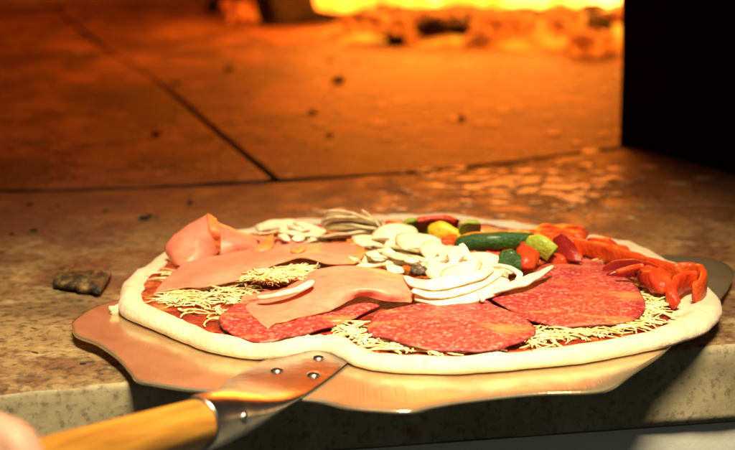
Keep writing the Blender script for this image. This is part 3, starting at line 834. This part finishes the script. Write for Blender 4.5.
# front slice with a rolled hump
o = patch('ham_slice', [
    [(268, 329, .0180), (276, 324, .0185), (290, 321, .0188), (310, 316, .0192), (334, 309, .020), (352, 299, .0215), (362, 295, .0225), (384, 301, .0205), (412, 302.5, .0185)],
    [(256, 320, .0178), (268, 314, .0190), (286, 311, .0200), (308, 307, .0215), (332, 299, .0240), (352, 290.5, .0262), (372, 290, .0265), (394, 295, .0238), (414, 297, .0205)],
    [(247, 310, .0175), (262, 306, .0185), (284, 301, .0205), (308, 294, .0240), (333, 285, .0275), (356, 280, .0290), (378, 281, .0290), (398, 286, .0265), (413, 291, .0228)],
    [(241, 300, .0170), (258, 297, .018), (282, 293, .0200), (306, 283, .0250), (322, 274.5, .0285), (346, 271, .0292), (372, 272, .0295), (394, 277, .0280), (409, 283, .0255)],
    [(246, 294, .0165), (262, 292, .017), (284, 287, .0195), (304, 277, .0250), (318, 270, .0282), (338, 266, .0288), (362, 267, .0288), (386, 271, .0278), (404, 276, .0265)]], .0008, hm, jag=.0008, wr=.35, nu=60, nv=30, amp=.0008, ns=45, seed=13, rim=rd, rimsides='r', rimw=1)
tag(o, 'front ham slice rising into a rolled hump above the salami', 'ham', g)

# ------------------------------------------------------------------ mushrooms
mu, ms = M['mushroom'], M['mushroom_skin']
g = 'sliced mushrooms on the pizza'
def mush(name_lab, ol, z, thick, lean=None, **k):
    o = sheet('mushroom_slice', ol, z, thick, mu, n=56, rings=8, rim=ms, amp=k.pop('amp', .0006), ns=120, **k)
    return tag(o, name_lab, 'mushroom', g)
def mstrip(lab, path, w, t, up=(0, 0, 1), **k):
    k.setdefault('power', 3.5); k.setdefault('amp', .0006)
    o = ribbon('mushroom_slice', path, w, t, mu, up, rim=ms, m=16, **k)
    return tag(o, lab, 'mushroom', g)
CAP = [(-1, 0), (-.97, .33), (-.66, .72), (0, .90), (.66, .72), (.97, .33), (1, 0), (.86, -.16), (.50, -.10), (.30, -.20), (.25, -.74), (0, -.84), (-.25, -.74), (-.30, -.20), (-.50, -.10), (-.86, -.16)]
def mslice(lab, px, py, z, wid, yaw, tilt=0.0, roll=0.0, thick=.0016, seed=0.0, curl=0.0, stem=1.0):
    """one thin mushroom slice: cap with tan skin, stem, and brown gills in the corners under the cap"""
    c = P(px, py, z); rot = Matrix.Rotation(R(yaw), 3, 'Z') @ Matrix.Rotation(R(tilt), 3, 'X') @ Matrix.Rotation(R(roll), 3, 'Y')
    k = wid * .5; n, rings = 64, 8
    ol = catmull([Vector((x * (1 + .08 * nz((x, y, 0), 1.5, seed)), (y if y > -.3 else -.2 + (y + .2) * stem) + .05 * nz((x, y, 0), 2, seed + 3), 0)) for x, y in CAP], n)
    ct = Vector((0, .15, 0))
    def bend(q): return Vector((q.x, q.y, curl * (q.x * q.x * .5 + .35 * q.y) + .05 * nz(q, 2.0, seed)))
    vs = []
    for sgn in (1, -1):
        vs.append(c + rot @ (bend(ct) * k + Vector((0, 0, sgn * thick / 2))))
        for r in range(rings):
            f = (r + 1) / rings
            for p in ol:
                q = ct.lerp(p, f); vs.append(c + rot @ (bend(q) * k + Vector((0, 0, sgn * thick / 2 * (1 if r < rings - 1 else .6)))))
    h = 1 + rings * n; fs, fm = [], []
    for o_ in (0, h):
        for i in range(n): fs.append([o_, o_ + 1 + i, o_ + 1 + (i + 1) % n]); fm.append(0)
        for r in range(rings - 1):
            for i in range(n):
                fs.append([o_ + 1 + r * n + i, o_ + 1 + (r + 1) * n + i, o_ + 1 + (r + 1) * n + (i + 1) % n, o_ + 1 + r * n + (i + 1) % n])
                u_ = i / n * 16
                cap = u_ < 6.3 or u_ > 15.7
                gl = (7.2 < u_ < 9.3 or 12.7 < u_ < 14.8) and r >= 3
                fm.append(1 if cap and r == rings - 2 else 2 if gl else 0)
    e0 = 1 + (rings - 1) * n
    for i in range(n): fs.append([e0 + i, h + e0 + i, h + e0 + (i + 1) % n, e0 + (i + 1) % n]); fm.append(1)
    o = link('mushroom_slice', vs, fs, mu, None, [mu, ms, M['gill_line']], fm)
    return tag(o, lab, 'mushroom', g)
# far left, behind the ham
mslice('mushroom slice at the far rim directly behind the sloping ham slice', 283, 228, .0225, .034, 20, 8, 0, seed=1)
mslice('mushroom slice at the far rim overlapping its neighbour behind the ham', 306, 232, .0235, .032, -60, -10, 12, seed=2)
mslice('mushroom slice lying lowest between the ham and the far rim', 300, 239, .0190, .034, 150, 0, 5, seed=3)
mslice('mushroom slice half tucked beneath the fanned ones at the far rim', 326, 238, .0200, .032, 100, 6, -8, seed=4)
# fanned half mushroom: slices leaning on one another
mslice('lowest slice of the fanned mushroom at the far rim', 350, 236, .0215, .042, 185, 18, 4, .0022, seed=5, stem=.6)
mslice('second slice of the fanned mushroom at the far rim', 355, 231, .0250, .040, 176, 26, -4, .0022, seed=6, stem=.6)
mslice('third slice of the fanned mushroom at the far rim', 352, 226, .0290, .038, 192, 32, -8, .0022, seed=7, stem=.6)
mslice('topmost slice of the fanned mushroom at the far rim', 350, 221, .0325, .034, 170, 34, -10, .0020, seed=8, stem=.6)
mslice('upright thin slice leaning on the right of the fanned mushroom', 374, 224, .0300, .026, 110, 52, 0, .0018, seed=9)
# the middle of the pizza
mslice('mushroom slice in the middle beside the end of the long ham', 378, 247, .0225, .034, 40, 14, 10, seed=10, curl=.2)
mslice('mushroom slice leaning over the one beside the long ham', 394, 240, .0270, .030, -30, 30, 0, seed=11, curl=.2)
mslice('mushroom slice with its stem towards the green pepper chunk', 398, 250, .0240, .036, 200, 16, -12, seed=12)
mslice('broad mushroom slice behind the black gills', 408, 256, .0235, .038, 80, 10, 14, seed=13, curl=-.2)
mslice('mushroom slice lying under the leaning one near the yellow pepper', 430, 256, .0215, .034, -50, 14, -12, seed=14)
mslice('mushroom slice flat on the sauce between the yellow pepper and black gills', 446, 262, .0205, .036, 130, 4, 6, seed=15)
mslice('mushroom slice near the front ham with its cap towards the far rim', 392, 262, .0225, .036, 10, 12, 6, seed=16)
mslice('upright mushroom slice in front of the long green pepper', 454, 264, .0275, .034, 168, -34, 8, .0020, seed=17, curl=.15)
mslice('mushroom slice behind the upright one, turned to the small red piece', 440, 254, .0240, .028, 60, 26, 0, seed=18)
mslice('mushroom slice half covered by the long stacked slices', 470, 280, .0235, .038, 75, 10, -6, seed=20)
mslice('mushroom slice right of the upright one beside the dark green wedge', 487, 266, .0225, .032, -20, 14, 10, seed=21)
# crumbled middle
mstrip('broad mushroom slice running under the end of the long ham', [(340, 268, .020), (368, 264, .022), (398, 260, .023), (430, 263, .021)], [.010, .016, .016, .010], .003)
mslice('leaning mushroom slice beside the green and yellow pepper pieces', 424, 249, .0255, .038, 35, 22, 10, .0018, seed=22, curl=.15)
o = patch('mushroom_gill', [
    [(410, 273, .0205), (416, 275.5, .0205), (424, 275, .0205), (432, 272, .0205)],
    [(411, 269, .0235), (417, 271.5, .0245), (425, 271, .0240), (433, 268.5, .0230)],
    [(414, 265.5, .0245), (420, 266.5, .0260), (427, 266, .0250), (433, 265, .0235)]], .0014, M['gills'], nu=40, nv=18, amp=.0012, ns=330, jag=.0014, seed=6)
tag(o, 'black frilly mushroom gills in the middle of the toppings', 'mushroom', g)
rs = random.Random(77)
for k in range(13):
    x, y = rs.choice([(rs.uniform(335, 392), rs.uniform(236, 262)), (rs.uniform(395, 455), rs.uniform(240, 270)), (rs.uniform(262, 320), rs.uniform(226, 240))])
    z = rs.uniform(.0255, .0300); a = rs.uniform(-.6, .6); L_ = rs.uniform(8, 17)
    pth = [(x + L_ * t * math.cos(a) + rs.uniform(-1, 1), y + L_ * .5 * t * math.sin(a) + rs.uniform(-.6, .6), z - .0025 * abs(t) + rs.uniform(-.001, .001)) for t in (-1, -.4, .3, 1)]
    o = ribbon('mushroom_sliver', pth, [.0012, rs.uniform(.003, .006), rs.uniform(.003, .006), .0012], rs.uniform(.0011, .0016), mu, (rs.uniform(-.3, .3), rs.uniform(-.8, .1), 1), rim=ms, m=14, power=3.5, amp=.0008, ns=200, seed=k, twist=rs.uniform(-.8, .8))
    tag(o, 'thin loose mushroom sliver lying on top of the larger slices', 'mushroom', 'loose mushroom slivers on the pizza')
mstrip('narrow mushroom strip leaning against the upright slice', [(461, 244, .036), (466, 252, .033), (471, 261, .029), (476, 270, .024)], [.003, .004, .0035], .0022, up=(0, -1, .3))
# long stacked slices in front
mstrip('topmost of the long stacked mushroom slices, with a thin pointed end', [(405, 276.5, .0275), (414, 282, .0280), (432, 285, .0285), (455, 281, .0295), (478, 275, .030), (494, 268, .0290)], [.002, .007, .009, .009, .008, .003], .0017, up=(.1, -.55, 1), seed=41)
mstrip('middle one of the long stacked mushroom slices', [(412, 290, .0250), (428, 292.5, .0250), (450, 289.5, .0258), (476, 281.5, .0268), (501, 271, .026)], [.004, .009, .012, .012, .007], .0019, up=(.1, -.5, 1), seed=42)
mstrip('thick lowest one of the long stacked mushroom slices above the salami', [(414, 297, .0210), (440, 299, .0215), (466, 295.5, .0222), (490, 288, .0230), (506, 279, .023)], [.006, .012, .015, .014, .006], .0026, up=(.1, -.4, 1), seed=43)
mush('wide mushroom slice beneath the long stacked ones', [(425, 286), (450, 275), (485, 266), (506, 272), (506, 284), (486, 295), (450, 299), (428, 296)], .0185, .003)
mstrip('curved mushroom slice ending in a sharp tip on the large salami', [(486, 294, .0215), (503, 289, .023), (520, 283.5, .0245), (538, 275, .0255), (554, 266.5, .0265)], [.006, .009, .0095, .0065, .0012], .0022)
mstrip('mushroom arc looping above the sharp tipped slice', [(484, 268, .0275), (498, 266, .0285), (512, 269, .028), (520, 275, .026), (517, 282, .0245)], [.003, .0035, .004, .003], .002)
mstrip('mushroom slice lying on the front ham beneath the long ham', [(257, 297.5, .0230), (272, 296, .0245), (290, 292, .0265), (306, 286, .0285), (313, 281, .0295)], [.002, .006, .007, .006, .002], .0022)
mstrip('small mushroom scrap beside the long stacked slices and the salami', [(478, 291, .0235), (481, 296, .0225), (483, 301, .0215)], .003, .0025, n=10)

# ------------------------------------------------------------------ peppers
gp = 'chopped pepper pieces on the pizza'
def pep(kind, lab, ol, z, h, mat, **k):
    k.setdefault('amp', .0020); k.setdefault('ns', 120); o = lump(kind, ol, z, h, M[mat], **k); return tag(o, lab, 'pepper', gp)
def pstrip(kind, lab, path, w, t, mat, up=(0, 0, 1), **k):
    o = ribbon(kind, path, w, t, M[mat], up, m=16, **k); return tag(o, lab, 'pepper', gp)
def pcut(kind, lab, q, bulge, mat, rim, thick=.0032, seed=0.0):
    bl, br, tr, tl = [P(*c) for c in q]; up_ = Vector((0, -.6, .8)); g_ = []
    for j in range(4):
        t = j / 3; l, r = bl.lerp(tl, t), br.lerp(tr, t); row = []
        for i in range(4):
            u_ = i / 3; p = l.lerp(r, u_)
            k = (1 - (2 * u_ - 1) ** 2) * .7 + (1 - (2 * t - 1) ** 2) * .5
            row.append(tuple(p + up_ * bulge * k + Vector((nz(p, 130, seed), nz(p, 130, seed + 3), nz(p, 130, seed + 7))) * .0016))
        g_.append(row)
    o = patch(kind, g_, thick, M[mat], nu=18, nv=16, amp=.0005, ns=200, seed=seed, rim=M[rim], rimsides='', wpts=True)
    return tag(o, lab, 'pepper', gp)
pcut('green_pepper', 'bright green pepper chunk beside the fanned half mushroom', [(399, 233, .0220), (427, 237, .0215), (429, 224.5, .0300), (404, 221.5, .0315)], .0050, 'pepper_green', 'pepper_lime', seed=2)
pcut('green_pepper', 'yellow end pressed against the bright green pepper chunk', [(424, 236, .0215), (437, 238.5, .021), (437, 230, .0265), (427, 224.5, .0295)], .0030, 'pepper_lime', 'pepper_yellow', seed=12)
pcut('yellow_pepper', 'yellow pepper piece between the green chunk and the olive piece', [(430, 243, .0215), (465, 245, .0215), (456, 231, .0300), (432, 226, .0310)], .0050, 'pepper_yellow', 'pepper_yellow', .0036, seed=3)
pcut('red_pepper', 'dark red shiny pepper piece at the far rim behind the yellow one', [(421, 229, .0265), (455, 231, .0255), (460, 222, .0325), (417, 219.5, .0345)], .0040, 'pepper_dark', 'pepper_red', seed=5)
pcut('green_pepper', 'olive green pepper piece standing at the far rim', [(450, 242, .0205), (478, 240, .0205), (480, 221.5, .0350), (462, 224, .0335)], .0025, 'pepper_olive', 'pepper_lime', seed=8)
pstrip('green_pepper', 'long dark green pepper strip with rough shiny skin', [(459, 246, .0255), (466, 242.5, .028), (484, 241, .0295), (504, 240, .030), (522, 239.5, .0295), (531, 239, .028)], [.008, .0115, .0125, .0115, .009], [.008, .0105, .0115, .011, .008], 'pepper_dkgreen', n=40, seed=2, amp=.0006, ns=150)
pcut('green_pepper', 'pale lime faced green pepper chunk next to the long green strip', [(524, 254, .0235), (547, 260, .0215), (557, 247, .0300), (531, 238, .0330)], .0055, 'pepper_lime', 'pepper_green', .0040, seed=6)
pcut('green_pepper', 'deep green wedge under the front of the lime faced chunk', [(533, 259, .0190), (548, 262, .0190), (555, 250, .0265), (541, 254, .0250)], .0030, 'pepper_green', 'pepper_green', seed=16)
pcut('green_pepper', 'small dark green pepper wedge above the sharp tipped mushroom', [(495, 268, .0205), (522, 271, .0200), (523, 260, .0255), (503, 254, .0285)], .0050, 'pepper_dkgreen', 'pepper_green', seed=9)
pep('red_pepper', 'small red pepper piece between the yellow pepper and the upright mushroom', [(439, 248), (445, 244.5), (456, 244.5), (461, 249), (452, 252), (442, 252)], .0225, .007, 'pepper_orange', seed=11, flat=.6)
pep('red_pepper', 'red pepper piece under the long green strip', [(476, 256), (490, 248), (510, 247), (526, 252), (522, 260), (500, 262), (484, 261)], .0185, .006, 'pepper_red', seed=13, flat=.6)
pep('red_pepper', 'glossy red pepper lump between the two green wedges', [(514, 262), (522, 255), (533, 256), (538, 264), (533, 271), (521, 271.5)], .0205, .009, 'pepper_red', seed=15, flat=.6)
pep('red_pepper', 'orange red pepper lying flat near the lime faced chunk', [(540, 262), (552, 252), (570, 250), (584, 256), (580, 264), (560, 267)], .0185, .006, 'pepper_orange', seed=17, flat=.6)
o = patch('red_pepper', [
    [(553, 256, .022), (562, 259, .022), (572, 261, .022), (582, 262, .022)],
    [(553, 246, .027), (562, 247, .028), (572, 251, .027), (580, 256, .025)],
    [(555, 239, .030), (562, 237, .0325), (570, 243, .030), (577, 251, .027)],
    [(558, 237, .031), (562, 236, .033), (567, 240, .031), (573, 248, .028)]], .0026, M['pepper_dark'], nu=18, nv=18, amp=.0004, seed=4); tag(o, 'thin dark red pepper slice standing upright behind the large salami', 'pepper', gp)
pep('red_pepper', 'red pepper lump at the far rim beyond the standing dark slice', [(532, 237), (540, 231), (560, 229), (578, 232), (588, 237), (585, 243), (568, 242), (545, 241)], .019, .0055, 'pepper_red', seed=19, flat=.6)
pep('red_pepper', 'flat red pepper piece behind the pale green chunk', [(520, 240), (534, 236), (556, 238), (560, 246), (540, 248), (524, 246)], .0185, .0065, 'pepper_orange', seed=20, flat=.6)
pstrip('red_pepper', 'long red pepper strip along the far rim bending back at its end', [(556, 246, .0215), (582, 248, .0225), (606, 254, .023), (632, 262.5, .0235), (656, 270, .0235), (676, 274, .0240), (692, 274, .0245), (702, 279, .0245), (702, 288, .0235), (693, 293, .0225)], [.005, .006, .006, .0055, .005, .0045, .004, .004, .004, .004], [.008, .0105, .012, .012, .0125, .013, .0135, .0135, .013, .011], 'pepper_orange', n=60, seed=21, amp=.0010, ns=130, power=4, caps=.1)
pstrip('red_pepper', 'red pepper end folded down onto the bare dough rim', [(697, 279, .0235), (686, 281, .0235), (677, 286, .0230), (672, 294, .0215), (673, 301, .0195), (678, 306, .0175)], [.004, .0045, .005, .006, .006, .005], [.010, .011, .0115, .010, .008, .004], 'pepper_red', n=34, seed=22, amp=.0008, ns=130, power=4)
pstrip('red_pepper', 'dark red arched pepper strip above the large salami', [(603, 272, .0195), (616, 267, .0230), (632, 266, .025), (650, 271, .0250), (664, 279, .0235), (672, 287, .020)], [.003, .004, .005, .005, .005, .004], [.004, .007, .0085, .0085, .008, .004], 'pepper_dark', n=40, seed=23, amp=.0006, ns=130, power=4)
pstrip('red_pepper', 'second dark red strip tucked under the arched one', [(606, 277, .0195), (622, 273, .0215), (642, 271, .0225), (654, 273, .022)], [.003, .005, .005, .003], [.004, .006, .005, .003], 'pepper_dark', n=24, seed=25, power=4)
pstrip('orange_pepper', 'thin orange pepper strip lying on the dark arched strip', [(616, 273, .0260), (630, 268.5, .0285), (644, 265.5, .0315)], [.002, .004, .002], .003, 'pepper_orange', n=20, seed=26)
pep('red_pepper', 'plump red pepper chunk with a white glint beside the large salami', [(638, 281), (646, 275), (658, 278), (670, 286), (673, 294), (662, 297), (648, 292)], .0195, .0095, 'pepper_red', seed=24, flat=.55)
pep('red_pepper', 'red pepper bit lying on the far rim beside the long strip', [(586, 245), (600, 243), (620, 249), (634, 257), (624, 260), (604, 254)], .019, .005, 'pepper_red', seed=28, flat=.6)
pep('red_pepper', 'tiny red pepper bit poking out beside the bright green chunk', [(384, 228), (390, 225.5), (397, 226), (398, 230), (390, 231)], .018, .0045, 'pepper_orange', seed=29)

# ------------------------------------------------------------------ grated cheese (one mass of shreds)
def inside(p):
    q = PC + (p - PC) * 1.04; c = False; n = len(SAUCE)
    for i in range(n):
        a, b = SAUCE[i], SAUCE[i - 1]
        if (a.y > q.y) != (b.y > q.y) and q.x < (b.x - a.x) * (q.y - a.y) / (b.y - a.y) + a.x: c = not c
    return c
def cheese():
    rr = random.Random(5); vs, fs = [], []
    zones = [  # px ellipse: cx, cy, rx, ry, count, z
        (205, 297, 36, 11, 95, 0), (228, 287, 14, 10, 40, .002), (180, 300, 22, 6, 22, 0), (282, 273, 26, 8, 170, .009), (262, 279, 14, 5, 50, .006), (345, 333, 12, 9, 40, 0), (360, 343, 14, 5, 30, 0),
        (400, 350, 34, 3, 34, -.0005), (470, 352, 40, 2.5, 22, -.0005), (540, 340, 26, 7, 44, 0), (585, 332, 36, 6, 60, 0), (630, 326, 26, 7, 50, 0), (658, 306, 17, 12, 60, 0), (655, 318, 24, 9, 34, 0),
        (305, 236, 14, 7, 22, .002), (390, 232, 16, 6, 24, .001), (372, 246, 16, 7, 26, .004), (500, 256, 30, 8, 26, 0), (450, 252, 30, 6, 20, .001), (240, 262, 30, 8, 12, 0), (420, 226, 40, 4, 16, 0), (500, 234, 22, 3, 14, 0), (172, 279, 12, 10, 16, 0), (612, 262, 16, 5, 10, .001), (252, 292, 8, 4, 10, .001), (205, 312, 50, 14, 36, -.0006), (600, 335, 70, 9, 40, -.0006), (360, 342, 30, 7, 26, -.0006)]
    for cx, cy, rx, ry, cnt, dz in zones:
        for _ in range(int(cnt * 1.5)):
            a, r = rr.uniform(0, 6.283), math.sqrt(rr.random()) * (1 + .35 * rr.random() ** 3)
            p = P(cx + rx * r * math.cos(a), cy + ry * r * math.sin(a), ZS + dz)
            if not inside(p): continue
            big = rr.random()
            L = rr.uniform(.002, .007) if big < .35 else rr.uniform(.009, .026); w = rr.uniform(.00028, .00055) if big < .8 else rr.uniform(.0006, .0011); th = rr.gauss(.25, .9)
            z0 = ZS + .0006 + dz + rr.random() * .0020 * (1 - .5 * r); tilt = rr.uniform(-.18, .18); bend = rr.uniform(-.8, .8)
            flatn = rr.uniform(.35, .75)
            o0 = len(vs); n = 6
            for i in range(n):
                t = i / (n - 1) - .5; aa = th + bend * t * 2
                c = p + Vector((math.cos(aa) * L * t, math.sin(aa) * L * t, 0)); c.z = max(ZS + .0004, z0 + tilt * L * t + .0006 * math.cos(t * 3))
                s = Vector((-math.sin(aa), math.cos(aa), 0)); e = .55 if i in (0, n - 1) else 1
                for q in range(6):
                    b = (q // 2) * math.pi * 2 / 3 + (q % 2) * .55 + a; vs.append(c + s * math.cos(b) * w * e * 1.3 + Vector((0, 0, math.sin(b) * w * e * flatn)))
            for i in range(n - 1):
                for q in range(6): fs.append([o0 + i * 6 + q, o0 + i * 6 + (q + 1) % 6, o0 + (i + 1) * 6 + (q + 1) % 6, o0 + (i + 1) * 6 + q])
            fs.append([o0 + q for q in range(6)][::-1]); fs.append([o0 + (n - 1) * 6 + q for q in range(6)])
    o = link('grated_cheese', vs, fs, M['cheese']); tag(o, 'loose pale yellow shreds of grated cheese among the toppings', 'cheese', kind='stuff')
cheese()

# ------------------------------------------------------------------ small things on the stone
o = patch('charred_crust', [
    [(54, 284, .001), (66, 287, .001), (80, 289.5, .001), (94, 291.5, .001), (101, 293, .001)],
    [(55, 281.5, .0042), (67, 284, .0048), (80, 286.5, .0045), (94, 288.5, .005), (102, 290, .004)],
    [(60, 270, .0050), (72, 271.5, .0058), (85, 274, .006), (98, 275.5, .0055), (110, 276.5, .0045)],
    [(61, 270, .001), (74, 271, .001), (87, 273, .001), (100, 275, .001), (111, 277, .001)]], .003, M['char'], nu=30, nv=20, amp=.0022, ns=170, seed=3)
tag(o, 'burnt brown flat crust piece lying alone on the stone ledge', 'burnt crust')
o = chunk3('dough_crumb', (.0042, .003, .0024), P(117, 313, ZB) + Vector((0, 0, .002)), .3, M['dough'], 3.0, .4); tag(o, 'small dough crumb on the steel blade beside the pizza rim', 'crumb')
def crumbs():
    rr = random.Random(9); vs, fs = [], []
    spots = [(150, 217, 2.2), (157, 217.5, 1.6), (12, 235, 1.6), (34, 231.5, 2.6), (38, 361, 0), (83, 365, 1.6), (190, 203, 2), (145, 220, 3), (30, 205, 2), (58, 206, 1.6), (50, 210, 1.4), (106, 212, 1.8), (143, 219, 2.2), (330, 60, 4), (338, 82, 7), (230, 70, 5), (60, 8, 6)]
    for k in range(40): spots.append((rr.uniform(0, 735), rr.uniform(195, 235), rr.uniform(.4, 1.0)))
    for k in range(16): spots.append((rr.uniform(60, 620), rr.uniform(48, 140), rr.uniform(.8, 4.2)))
    for x, y, s in spots:
        if s <= 0: continue
        p = P(x, y); s *= .001; bm = bmesh.new(); bmesh.ops.create_icosphere(bm, subdivisions=1, radius=1); o0 = len(vs)
        for v in bm.verts:
            c = v.co * (1 + .5 * nz(v.co, 1.5, x)); vs.append(p + Vector((c.x * s * 1.3, c.y * s, c.z * s * .6 + s * .3)))
        fs += [[o0 + q.index for q in f.verts] for f in bm.faces]; bm.free()
    # on the blade
    o = link('charcoal_crumbs', vs, fs, M['log'], origin=(0, 1, 0)); tag(o, 'scattered black charcoal crumbs on the stone', 'crumbs', kind='stuff')
    vs, fs = [], []
    sp = [(325, 212, 9), (340, 210, 6), (316, 210, 5)] + [(rr.gauss(545, 55), rr.gauss(183, 12), rr.uniform(3, 13)) for _ in range(85)] + [(rr.uniform(380, 650), rr.uniform(168, 222), rr.uniform(1.5, 5)) for _ in range(120)]
    sp += [(rr.uniform(300, 625), rr.uniform(62, 146), rr.uniform(2, 9)) for _ in range(60)] + [(rr.uniform(0, 300), rr.uniform(60, 170), rr.uniform(2, 7)) for _ in range(30)]
    for x, y, s in sp:
        p = P(x, y)
        # keep flakes on the ledge side of the seam
        s *= .001 * .8; n = 16; o0 = len(vs); ph = rr.uniform(0, 6); el = rr.uniform(.4, .9)
        for lv, f in ((-.0002, 1), (.0003, .8)):
            for i in range(n):
                a = 6.283 * i / n; r = s * f * (1 + .75 * nz((math.cos(a), math.sin(a), x), 1.6, y) + .35 * nz((math.cos(a), math.sin(a), x), 4, y))
                q_ = p + Vector((r * math.cos(a), r * el * math.sin(a), 0)); q_.z = (.0008 * (nz(q_, 8, 3.1) + .5 * nz(q_, 28, 3.1)) if p.y < P(x, 150).y else .0002) + .0003 + lv; vs.append(q_)
        fs += [[o0 + i, o0 + (i + 1) % n, o0 + n + (i + 1) % n, o0 + n + i] for i in range(n)] + [[o0 + n + i for i in range(n)], [o0 + i for i in range(n)][::-1]]
    o = link('ash_flakes', vs, fs, M['ash'], origin=(0, 1, 0), smooth=False); tag(o, 'pale ash flakes scattered behind the pizza and over the oven floor', 'ash', kind='stuff')
crumbs()

# ------------------------------------------------------------------ the hand on the handle
def hand():
    base = axB + axd * .031 - upv * .005
    # local frame: a = along the handle towards the cook, s = sideways, n = up
    a, n = axd, upv
    s = side if side.x < 0 else -side            # towards the left of the picture
    def L(x, y, z): return base + a * x + s * y + n * z
    verts, edges, rad = [], [], []
    def add(p, r, par=None):
        verts.append(p); rad.append(r)
        if par is not None: edges.append((par, len(verts) - 1))
        return len(verts) - 1
    palm = add(L(.045, .030, .004), .017)
    wr = add(L(.105, .045, -.006), .022, palm); fa = add(L(.20, .075, -.03), .030, wr); add(L(.32, .11, -.06), .036, fa)
    for i, (x, ln) in enumerate(((.006, .95), (.026, 1.05), (.046, 1.0), (.064, .82))):
        k = add(L(x, .027, .010), .0115, palm)
        k1 = add(L(x - .002, .013, .0235 * ln + .001), .0092, k)
        k2 = add(L(x - .003, -.012, .0215), .0085, k1)
        k3 = add(L(x - .003, -.0205, .003), .0078, k2)
        add(L(x - .002, -.013, -.012), .0066, k3)
    t0 = add(L(.040, .026, -.012), .0125, palm)
    t1 = add(L(.018, .012, -.019), .0105, t0); add(L(-.004, -.002, -.0205), .0085, t1)
    me = bpy.data.meshes.new('person'); me.from_pydata(verts, edges, []); o = bpy.data.objects.new('person', me); COL.objects.link(o)
    me.materials.append(M['skin'])
    sk = o.modifiers.new('skin', 'SKIN'); sk.use_smooth_shade = True
    for v, r in zip(me.skin_vertices[0].data, rad): v.radius = (r, r)
    me.skin_vertices[0].data[0].use_root = True
    sb = o.modifiers.new('sub', 'SUBSURF'); sb.levels = 2; sb.render_levels = 2
    dg = bpy.context.evaluated_depsgraph_get(); ev = bpy.data.meshes.new_from_object(o.evaluated_get(dg))
    o.modifiers.clear(); o.data = ev
    if not ev.materials: ev.materials.append(M['skin'])
    for p in ev.polygons: p.use_smooth = True
    tag(o, 'bare hand closed around the wooden handle of the pizza peel', 'person')
hand()

# ================================================================== LIGHT
def aim(o, t): o.rotation_euler = (Vector(t) - o.location).to_track_quat('-Z', 'Y').to_euler()
def lamp(name, typ, loc, power, color, target=None, **k):
    d = bpy.data.lights.new(name, typ); d.energy = power; d.color = color
    for a, b in k.items(): setattr(d, a, b)
    o = bpy.data.objects.new(name, d); COL.objects.link(o); o.location = loc
    if target is not None: aim(o, target)
    return o
KEY = (1.0, .80, .48)
lamp('kitchen_lamp', 'SPOT', (.08, .26, 1.08), 250, KEY, P(392, 392), spot_size=R(35), spot_blend=1.0, shadow_soft_size=.20)
FIRE = (1.0, .205, .014)
for (x, y, z, pw) in ((505, 36, .13, 4.2), (430, 36, .13, 4.6), (590, 36, .13, 3.6), (345, 34, .13, 5)):
    p = P(x, y); lamp('fire_light', 'POINT', (p.x, p.y, z), pw, FIRE, shadow_soft_size=.07)
w = bpy.data.worlds.new('World'); SC.world = w; w.use_nodes = True
bg = w.node_tree.nodes['Background']; bg.inputs[0].default_value = (.95, 1.0, .88, 1); bg.inputs[1].default_value = .05

# ================================================================== CAMERA
cd = bpy.data.cameras.new('camera'); cam = bpy.data.objects.new('camera', cd); COL.objects.link(cam)
cam.location = (0, 0, H); cam.rotation_euler = (R(90) - PITCH, 0, 0)
cd.sensor_width = 36; cd.lens = 36 * F / 735; cd.clip_start = .02; cd.clip_end = 50
cd.dof.use_dof = True; cd.dof.focus_distance = (P(450, 315, .018) - Vector((0, 0, H))).dot(Vector((0, CP, -SP))); cd.dof.aperture_fstop = 8.0
SC.camera = cam
SC.render.engine = 'CYCLES'
SC.cycles.use_denoising = True
SC.cycles.max_bounces = 6; SC.cycles.sample_clamp_indirect = 6
SC.view_settings.view_transform = 'Standard'; SC.view_settings.look = 'None'
SC.view_settings.exposure = 0; SC.view_settings.gamma = 1
